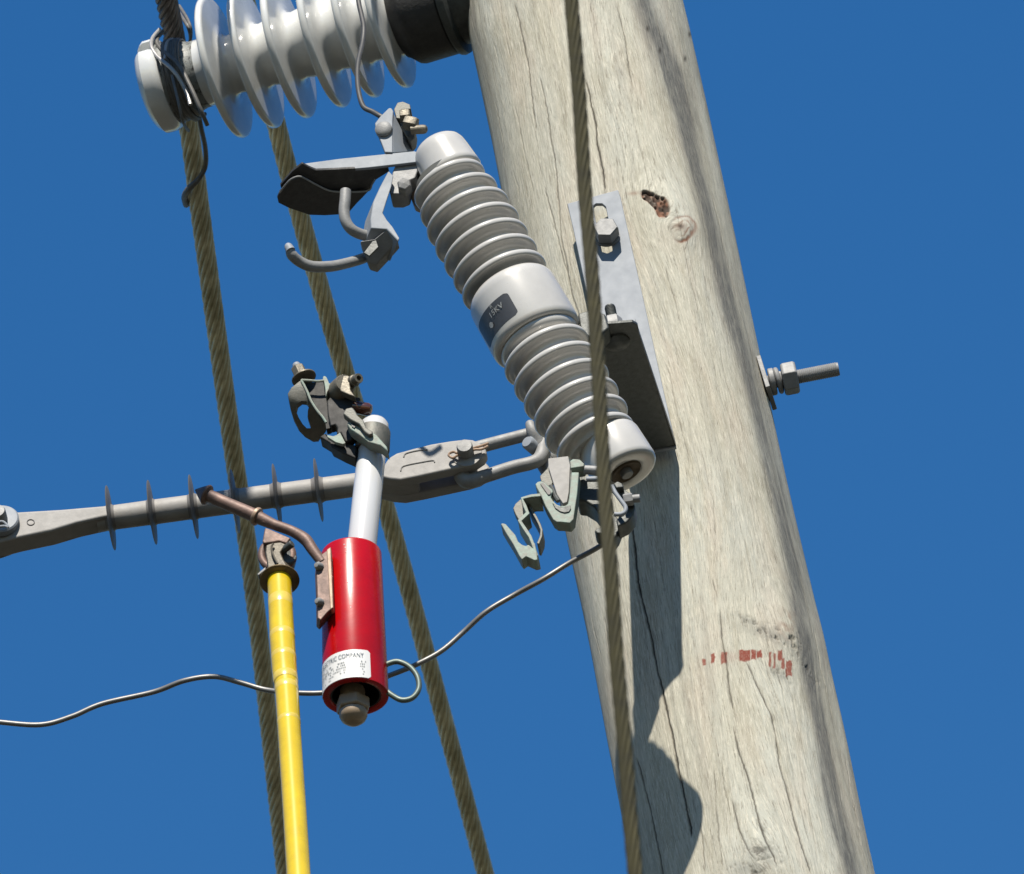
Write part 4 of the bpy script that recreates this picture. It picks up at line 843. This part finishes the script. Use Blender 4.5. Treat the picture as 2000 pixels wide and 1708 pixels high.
# ------------------------------------------------------------------ load break tool (red cylinder) and yellow hot stick
HT = .50
def tool():
    A = P(686, 1083, HT); Bq = P(695, 1362, HT); d = (Bq - A).normalized(); L = (Bq - A).length; r = lambda q: Rm(q, A)
    t = thing('load_break_tool', 'bright red cylinder tool on a white rod with hooked clamp head', 'tool', Bq)
    body = t.part('red_tube', add_lathe(B(), A, d, [(r(3), 0), (0, r(20)), (0, r(56)), (r(1.5), r(58.5)), (r(4), r(59.5)), (L * .5, r(61.5)), (L - r(3), r(64)), (L - r(.5), r(63.5)), (L, r(62)), (L, r(51)), (L - r(2), r(49)), (L - r(70), r(49)), (L - r(70), 0)], 96), 'red', angle=50)
    t.part('inner_bore', add_lathe(B(), A + d * (L - r(60)), d, [(0, 0), (0, r(49.2)), (r(57), r(48.6)), (r(57), r(46)), (r(6), r(46)), (r(6), 0)], 64), 'black')
    for x, y in ((679, 1137), (684, 1137), (685, 1187), (672, 1063), (676, 1078), (674, 1069)):
        q_, t_ = ray_cyl(x, y, A, d, r(61)); cs_ = cylpt(A, d, r(59.6) + (t_ / L) * r(4.2), q_, t_)
        t.part('paint_chip', add_lathe(B(), cs_, cs_ - (A + d * t_), [(0, 0), (0, r(1.3)), (r(.5), r(.9)), (r(.5), 0)], 8), 'label', parent=body)
    # sticker
    q0, t0 = ray_cyl(722, 1273, A, d, r(63)); q1, t1 = ray_cyl(724, 1322, A, d, r(63.5))
    q2, _ = ray_cyl(634, 1316, A, d, r(63)); qr = (q0 + q1) / 2
    if abs(q2 - qr) > math.pi: q2 += 2 * math.pi * (1 if q2 < qr else -1)
    sg = math.copysign(1, q2 - qr); qe = q2 + sg * .55
    tt, tb = L - r(68), L - r(2.0)
    ra = r(63.1); st = t.part('sticker', cyl_patch(B(), A, d, ra, qr, qe, tt, tb, th=.0004, rc=.07, r2=r(64.1)), 'label', parent=body)
    RT = r(64.5)
    bm = wrap_text(B(), 'S&C ELECTRIC COMPANY', r(15.5), A, d, RT, qe - sg * .16, tt + r(19), -sg, lift=.0004, sx=(abs(qe - qr) - .24) * RT / (len('S&C ELECTRIC COMPANY') * r(15.5) * .62))
    t.part('lettering', bm, 'ink', parent=st, smooth=False)
    bm = B()                                    # small print: rows of illegible marks
    rr = random.Random(3)
    for row in range(6):
        q = qe - sg * .2; tr = tt + r(27 + row * 6)
        while (q - qr) * sg > .12:
            w = rr.uniform(.02, .05)
            if rr.random() < (.55 if row < 4 else .35) and not (.35 < (q - qr) * sg < .8):
                vs = [bm.verts.new(cylpt(A, d, RT + .0004, q - sg * a_, tr + b_)) for a_, b_ in ((0, 0), (w, 0), (w, r(2.6)), (0, r(2.6)))]; bm.faces.new(vs)
            q -= sg * (w + .02)
    t.part('small_print', bm, 'ink_grey', parent=st, smooth=False)
    # end fitting
    e = A + d * (L - r(20)) - CR * r(6)
    t.part('end_bushing', cyl(B(), e, e + d * r(34), r(24), n=40), 'nut_beige')
    t.part('end_nut', hexa(B(), e + d * r(26), e + d * r(54), r(34), rot=.2), 'nut_beige', smooth=False, bevel=.0015)
    t.part('end_knob', add_lathe(B(), e + d * r(52), d, [(0, r(24)), (r(3), r(27)), (r(12), r(27.5)), (r(20), r(24)), (r(27), r(16)), (r(30), r(8)), (r(30.5), 0)], 48), 'nut_beige')
    # white rod
    w0, w1 = P(732, 828, HT - .012), P(706, 1075, HT - .012)
    rod = t.part('white_rod', add_lathe(B(), w0, w1 - w0, [(-r(11), 0), (-r(10), r(14)), (-r(5), r(23)), (r(3), r(28)), ((w1 - w0).length, r(29)), ((w1 - w0).length, 0)], 64), 'white_rod')
    # pull ring
    t.part('pull_ring', tube(B(), [P(x, y, HT - .0) for x, y in [(748, 1303), (760, 1296), (778, 1293), (800, 1303), (815, 1322), (818, 1345), (806, 1363), (786, 1368), (768, 1360), (750, 1346)]], r(5.6), n=12), 'green_ring')
    # copper backing plate with two bolts
    cp = t.part('copper_plate', prism(B(), [P(x, y, HT + .045) for x, y in [(641, 1073), (646, 1070), (649, 1180), (649, 1188), (640, 1196), (626, 1212), (620, 1206), (619, 1150), (617, 1105), (625, 1085)]], (-.004, .02, 0)), 'copper', bevel=.0015)
    t.part('copper_edge', slab(B(), [(638, 1074), (646, 1068), (651, 1187), (645, 1190)], HT + .049, .012), 'copper_bright', parent=cp, bevel=.001)
    for x, y in ((622, 1110), (623, 1180)):
        t.part('bolt', add_lathe(B(), P(x + 4, y - 2, HT + .044), (-.5, -.85, -.1), [(0, 0), (0, r(8)), (.006, r(8)), (.009, r(5)), (.0095, 0)], 20), 'galv', parent=cp)
    # copper arm with cone tip and collar
    h = HT + .04
    P2 = lambda x, y: P(x, y, h)
    arm = t.part('copper_arm', cat(lambda b: tube(b, [P2(402, 966), P2(440, 983), P2(480, 1000), P2(500, 1009), P2(535, 1025), P2(570, 1038), P2(596, 1054), P2(612, 1076), P2(630, 1100)], [r(13), r(13), r(13.5), r(14), r(10.5), r(10.5), r(12), r(11), r(10)], n=20)), 'copper')
    dd = (P2(500, 1009) - P2(402, 966)).normalized()
    t.part('arm_tip', add_lathe(B(), P2(406, 968), -dd, [(-r(3), r(12)), (0, r(20)), (r(3), r(21)), (r(16), r(12)), (r(29), r(2)), (r(30), 0)], 36), 'copper', parent=arm)
    t.part('arm_collar', add_lathe(B(), P2(498, 1008), dd, [(-r(1), r(13)), (r(0), r(18)), (r(3), r(19)), (r(7), r(18)), (r(9), r(12))], 36), 'copper_bright', parent=arm)
    t.part('eye_block', slab(B(), [(517, 1030), (524, 1032), (568, 1051), (560, 1062), (545, 1057), (530, 1060), (515, 1062), (512, 1058)], h + .006, .022), 'copper', parent=arm, bevel=.002)
    t.part('pull_eye', tube(B(), [P(541 + 30 * math.cos(q), 1085 + 27 * math.sin(q), h - .005) for q in np.linspace(0, 2 * math.pi, 24)[:-1]], r(8), n=12, k=3, closed=True), 'copper', parent=arm)
    # ---- clamp head on top of the white rod
    k = lambda pts: cr(540, 690, 7.425, pts)
    hc = HT + .012
    outl = k([(350, 392), (215, 500), (163, 585), (172, 660), (200, 800), (245, 945), (320, 1085), (410, 1175), (520, 1238), (600, 1232), (625, 1195), (700, 1100), (728, 1010), (690, 940), (590, 825), (520, 700), (470, 580), (408, 430)])
    holeo = k([(430, 705), (365, 697), (305, 745), (283, 830), (320, 925), (380, 1025), (445, 1090), (498, 1088), (475, 1010), (448, 930), (452, 830), (470, 760)])
    bm = B(); cu = lambda x, y: P(x, y, hc - (max(0, y - 765) / 90) ** 1.6 * .06)
    o_ = [cu(x, y) for x, y in outl]; s_ = [cu(x, y) for x, y in holeo]; dv = Vector((0, .008, 0))
    of = [bm.verts.new(p) for p in o_]; ob = [bm.verts.new(p + dv) for p in o_]; sf = [bm.verts.new(p) for p in s_]; sb = [bm.verts.new(p + dv) for p in s_]
    for ring in (of, ob, sf, sb):
        for i in range(len(ring)): bm.edges.new((ring[i], ring[(i + 1) % len(ring)]))
    for a_, b_ in ((of, sf), (ob, sb)):
        es = [e for e in bm.edges if (e.verts[0] in a_ and e.verts[1] in a_) or (e.verts[0] in b_ and e.verts[1] in b_)]
        bmesh.ops.triangle_fill(bm, use_beauty=True, use_dissolve=False, edges=es, normal=Vector((0, -1, 0)))
    for a_, b_ in ((of, ob), (sf, sb)):
        for i in range(len(a_)): bm.faces.new((a_[i], b_[i], b_[(i + 1) % len(a_)], a_[(i + 1) % len(a_)]))
    ck = t.part('clamp_cheek', bm, 'patina_dark', bevel=.0012)
    t.part('cheek_edge', tube(B(), [P(x, y, hc + .001) for x, y in k([(690, 400), (600, 408), (500, 400), (400, 395), (365, 400), (400, 470), (450, 570), (500, 690), (580, 820), (670, 930), (720, 1010)])], r(2.6), n=8, k=4), 'patina', parent=ck)
    t.part('jaw', cat(lambda b: slab(b, k([(405, 425), (690, 420), (715, 470), (740, 700), (800, 1000), (860, 1060), (830, 1045), (770, 1090), (720, 1100), (700, 960), (590, 820), (500, 640)]), hc - .012, .012)), 'shaded_bronze', bevel=.002)
    t.part('jaw_lip', slab(B(), k([(670, 385), (672, 340), (700, 325), (728, 350), (760, 430), (800, 450), (740, 560), (712, 640), (705, 520), (690, 430)]), hc + .001, .012), 'patina', bevel=.001)
    cc = P(*k([(880, 620)])[0], hc - .018); ce = P(*k([(1000, 440)])[0], hc + .010)
    cs = t.part('cast_barrel', add_lathe(B(), cc + (cc - ce) * .9, ce - cc, [(0, 0), (0, r(22)), ((ce - cc).length * 1.2, r(26)), ((ce - cc).length * 1.85, r(21)), ((ce - cc).length * 1.9, r(19)), ((ce - cc).length * 1.9, 0)], 36), 'bronze')
    n0 = P(*k([(1080, 430)])[0], hc + .004); n1 = P(*k([(1196, 362)])[0], hc + .018)
    ln = (n1 - n0).length
    t.part('barrel_nozzle', add_lathe(B(), n0 - (n1 - n0) * .6, n1 - n0, [(0, 0), (0, r(13)), (ln * 1.1, r(12)), (ln * 1.15, r(10)), (ln * 1.45, r(10)), (ln * 1.5, r(10.5)), (ln * 1.6, r(9.8)), (ln * 1.6, r(5.5)), (ln * 1.3, r(5)), (ln * 1.3, 0)], 32), 'bronze', parent=cs)
    t.part('barrel_face', slab(B(), k([(880, 400), (930, 330), (1040, 320), (1090, 370), (1065, 440), (1075, 530), (1145, 635), (1050, 605), (930, 550), (885, 480)]), hc + .012, .012), 'bronze', parent=cs, bevel=.0015)
    t.part('casting', cat(lambda b: slab(b, k([(730, 690), (800, 600), (900, 540), (1080, 620), (1220, 640), (1180, 720), (1120, 800), (1170, 900), (1280, 1010), (1330, 1100), (1230, 1190), (1130, 1200), (1080, 1260), (1000, 1290), (930, 1160), (870, 1180), (880, 1080), (850, 1040), (780, 1060), (740, 900)]), hc - .004, .016)), 'shaded_bronze', bevel=.003)
    g0 = P(*k([(1120, 780)])[0], hc - .01); g1 = P(*k([(1390, 830)])[0], hc - .01)
    t.part('brown_pin', add_lathe(B(), g0, g1 - g0, [(0, 0), (0, r(12)), (r(8), r(13)), (r(30), r(13)), (r(36), r(10)), (r(38), r(5)), (r(38), 0)], 32), 'brown_glaze')
    t.part('lower_plate', slab(B(), k([(718, 1150), (728, 1190), (830, 1210), (870, 1180), (915, 1150), (1000, 1300), (1150, 1330), (1160, 1400), (1150, 1530), (980, 1455), (800, 1362), (765, 1300), (620, 1212)]), hc - .010, .022), 'shaded_bronze', bevel=.003)
    t.part('plate_face', slab(B(), k([(720, 1140), (740, 1190), (820, 1205), (870, 1190), (920, 1150), (1000, 1305), (960, 1318), (860, 1290), (740, 1215)]), hc + .0, .006), 'patina', bevel=.001)
    # strap round the rod
    ax = (w1 - w0).normalized()
    s0 = w0 + ax * r(17)
    def slant(tt, q, rr_): return rr_
    strap = t.part('rod_strap', add_lathe(B(), s0, ax, [(0, r(29)), (0, r(31.5)), (r(4), r(33)), (r(46), r(35)), (r(50), r(34)), (r(50), r(29.5))], 64), 'patina_dark')
    t.part('strap_lug', slab(B(), k([(1015, 1020), (1040, 985), (1080, 985), (1160, 1000), (1240, 1050), (1330, 1110), (1450, 1180), (1600, 1350), (1620, 1430), (1500, 1340), (1330, 1290), (1200, 1190), (1060, 1100)]), HT + .024, .02), 'patina', parent=strap, bevel=.002)
    t.part('lug_slot', slab(B(), k([(1085, 1010), (1120, 1010), (1145, 1060), (1130, 1085), (1090, 1060)]), HT + .0255, .004), 'black', parent=strap)
    t.part('latch_finger', slab(B(), k([(1100, 780), (1140, 830), (1180, 900), (1260, 970), (1300, 1080), (1395, 1130), (1395, 1175), (1340, 1190), (1270, 1140), (1190, 1030), (1060, 960), (960, 880), (1000, 800)]), HT + .030, .012), 'patina_dark', bevel=.002)
    # bolt at the top left
    b0 = P(*k([(420, 400)])[0], hc - .012); bt = P(*k([(310, 150)])[0], hc - .012); bd = (bt - b0).normalized()
    bw = t.part('washer', add_lathe(B(), P(*k([(400, 370)])[0], hc - .008), bd, [(0, 0), (0, r(25)), (r(3), r(25)), (r(5), r(21)), (r(5), 0)], 40), 'bronze')
    q = P(*k([(390, 350)])[0], hc - .008)
    q = P(*k([(362, 340)])[0], hc - .008)
    t.part('nut', hexa(B(), q, q + bd * r(25), r(14.5), rot=.3), 'bronze', parent=bw, smooth=False, bevel=.001)
    t.part('bolt_tip', add_lathe(B(), q + bd * r(23), bd, [(0, 0), (0, r(8)), (r(7), r(8.5)), (r(11), r(7)), (r(12), 0)], 24), 'galv_light', parent=bw)
tool()

def hot_stick():
    h0 = HT + .035
    t = thing('hot_stick', 'yellow fibreglass hot stick reaching up to the eye of the red tool', 'hot stick', P(583, 1705, .72))
    c = [(545.5, 1128), (547, 1160), (551, 1242), (556, 1314), (560, 1349), (567, 1456), (576.5, 1598), (583, 1705), (592, 1860), (610, 2150), (640, 2600)]
    r = lambda q: Rm(q, P(560, 1300, h0))
    hh = lambda y: h0 + (y - 1128) / 1708 * .45
    t.part('yellow_pole', tube(B(), [P(x, y, hh(y)) for x, y in c], [r(24), r(24), r(24.8), r(24.5), r(22.8), r(22.6), r(22.8), r(23), r(23), r(23), r(23)], n=48), 'yellow')
    for y0, w in ((1172, 18), (1240, 11), (1282, 10), (1322, 13), (1342, 11), (1408, 8)):
        x0 = np.interp(y0, [q[1] for q in c], [q[0] for q in c]); x1 = np.interp(y0 + w, [q[1] for q in c], [q[0] for q in c])
        rr = r(np.interp(y0, [1128, 1242, 1314, 1349], [24, 24.9, 24.6, 22.9])) + .00012
        a_, b_ = P(x0, y0, hh(y0)), P(x1, y0 + w, hh(y0 + w))
        t.part('tape_band', add_lathe(B(), a_, b_ - a_, [(0, rr - .0004), (.0012, rr), ((b_ - a_).length - .0012, rr), ((b_ - a_).length, rr - .0004)], 64), 'yellow_band')
    ax = (P(545.5, 1128, h0) - P(551, 1242, hh(1242))).normalized()
    base = P(546, 1136, h0)
    t.part('collar', add_lathe(B(), base, ax, [(-r(1), r(25)), (r(0), r(37)), (r(2), r(39.5)), (r(5), r(39)), (r(9), r(34)), (r(16), r(29)), (r(20), r(27)), (r(20), 0)], 64), 'brass', label='flared brass collar')
    hd = t.part('head', add_lathe(B(), base + ax * r(15), ax, [(0, 0), (0, r(30)), (r(10), r(27)), (r(25), r(24)), (r(38), r(24)), (r(56), r(27)), (r(72), r(26)), (r(82), r(20)), (r(86), r(8)), (r(86.5), 0)], 40), 'brass_dark')
    k = lambda pts: cr(480, 1030, 12.2, pts)
    t.part('head_groove', tube(B(), [P(x, y, h0 + .022) for x, y in k([(660, 390), (620, 450), (620, 560), (660, 680), (720, 800), (760, 870)])], r(2.2), n=8), 'brass_dark', parent=hd)
    t.part('head_shell', slab(B(), k([(480, 420), (640, 370), (830, 350), (960, 400), (830, 600), (900, 760), (1010, 960), (960, 1010), (700, 1000), (520, 1010), (500, 800), (460, 600)]), h0 + .018, .020), 'brass_dark', parent=hd, bevel=.004)
    t.part('cross_pin', cyl(B(), P(*k([(840, 590)])[0], h0 + .010), P(*k([(1110, 390)])[0], h0 + .020), r(7.5)), 'galv_dark', parent=hd)
    t.part('locking_disc', add_lathe(B(), P(*k([(980, 760)])[0], h0 + .0), (.3, -1, 0), [(-.012, 0), (-.012, r(19)), (.004, r(19)), (.006, r(16)), (.006, 0)], 32), 'galv_dark', parent=hd)
    t.part('wing', slab(B(), k([(270, 1110), (400, 1000), (470, 940), (480, 1010), (400, 1070), (300, 1150)]), h0 + .01, .01), 'galv', parent=hd, bevel=.001)
hot_stick()

# ------------------------------------------------------------------ thin wires
bm = tube(B(), [P(x, y, h) for x, y, h in [(-900, 1330, .30), (-400, 1405, .30), (-90, 1400, .30), (0, 1411, .30), (80, 1416, .30), (140, 1400, .30), (200, 1375, .30), (300, 1352, .30), (360, 1330, .31), (418, 1322, .31), (470, 1334, .31), (520, 1348, .31), (580, 1354, .32), (640, 1353, .32), (710, 1340, .33), (760, 1320, .33), (810, 1300, .34), (862, 1272, .34), (905, 1235, .34), (950, 1195, .35), (1005, 1162, .35), (1060, 1132, .36), (1112, 1100, .36), (1172, 1067, .37), (1200, 1040, .38), (1215, 1008, .38)]], Rm(5.2, P(800, 1300, .3)), n=14, k=8)
o = finish('tap_wire', bm, 'wire'); o['label'] = 'thin grey wavy wire running left from the lower clamp past the red cylinder'; o['category'] = 'wire'
bm = tube(B(), [P(x, y, h) for x, y, h in [(650, -700, .22), (680, -350, .23), (690, -140, .25), (696, -60, .26), (700, 0, .28), (706, 30, .29), (710.5, 55, .30), (708, 85, .31), (700, 120, .33), (698, 150, .345), (701, 182, .36), (710, 209, .37), (728, 219, .375), (748, 230, .38), (775, 240, .37)]], Rm(5, P(700, 100, .3)), n=14, k=8)
o = finish('jumper_wire', bm, 'dark_wire'); o['label'] = 'dark bent wire dropping in front of the ribs to the cutout top terminal'; o['category'] = 'wire'
for o in list(SC.objects):
    if 'org' in o: del o['org']
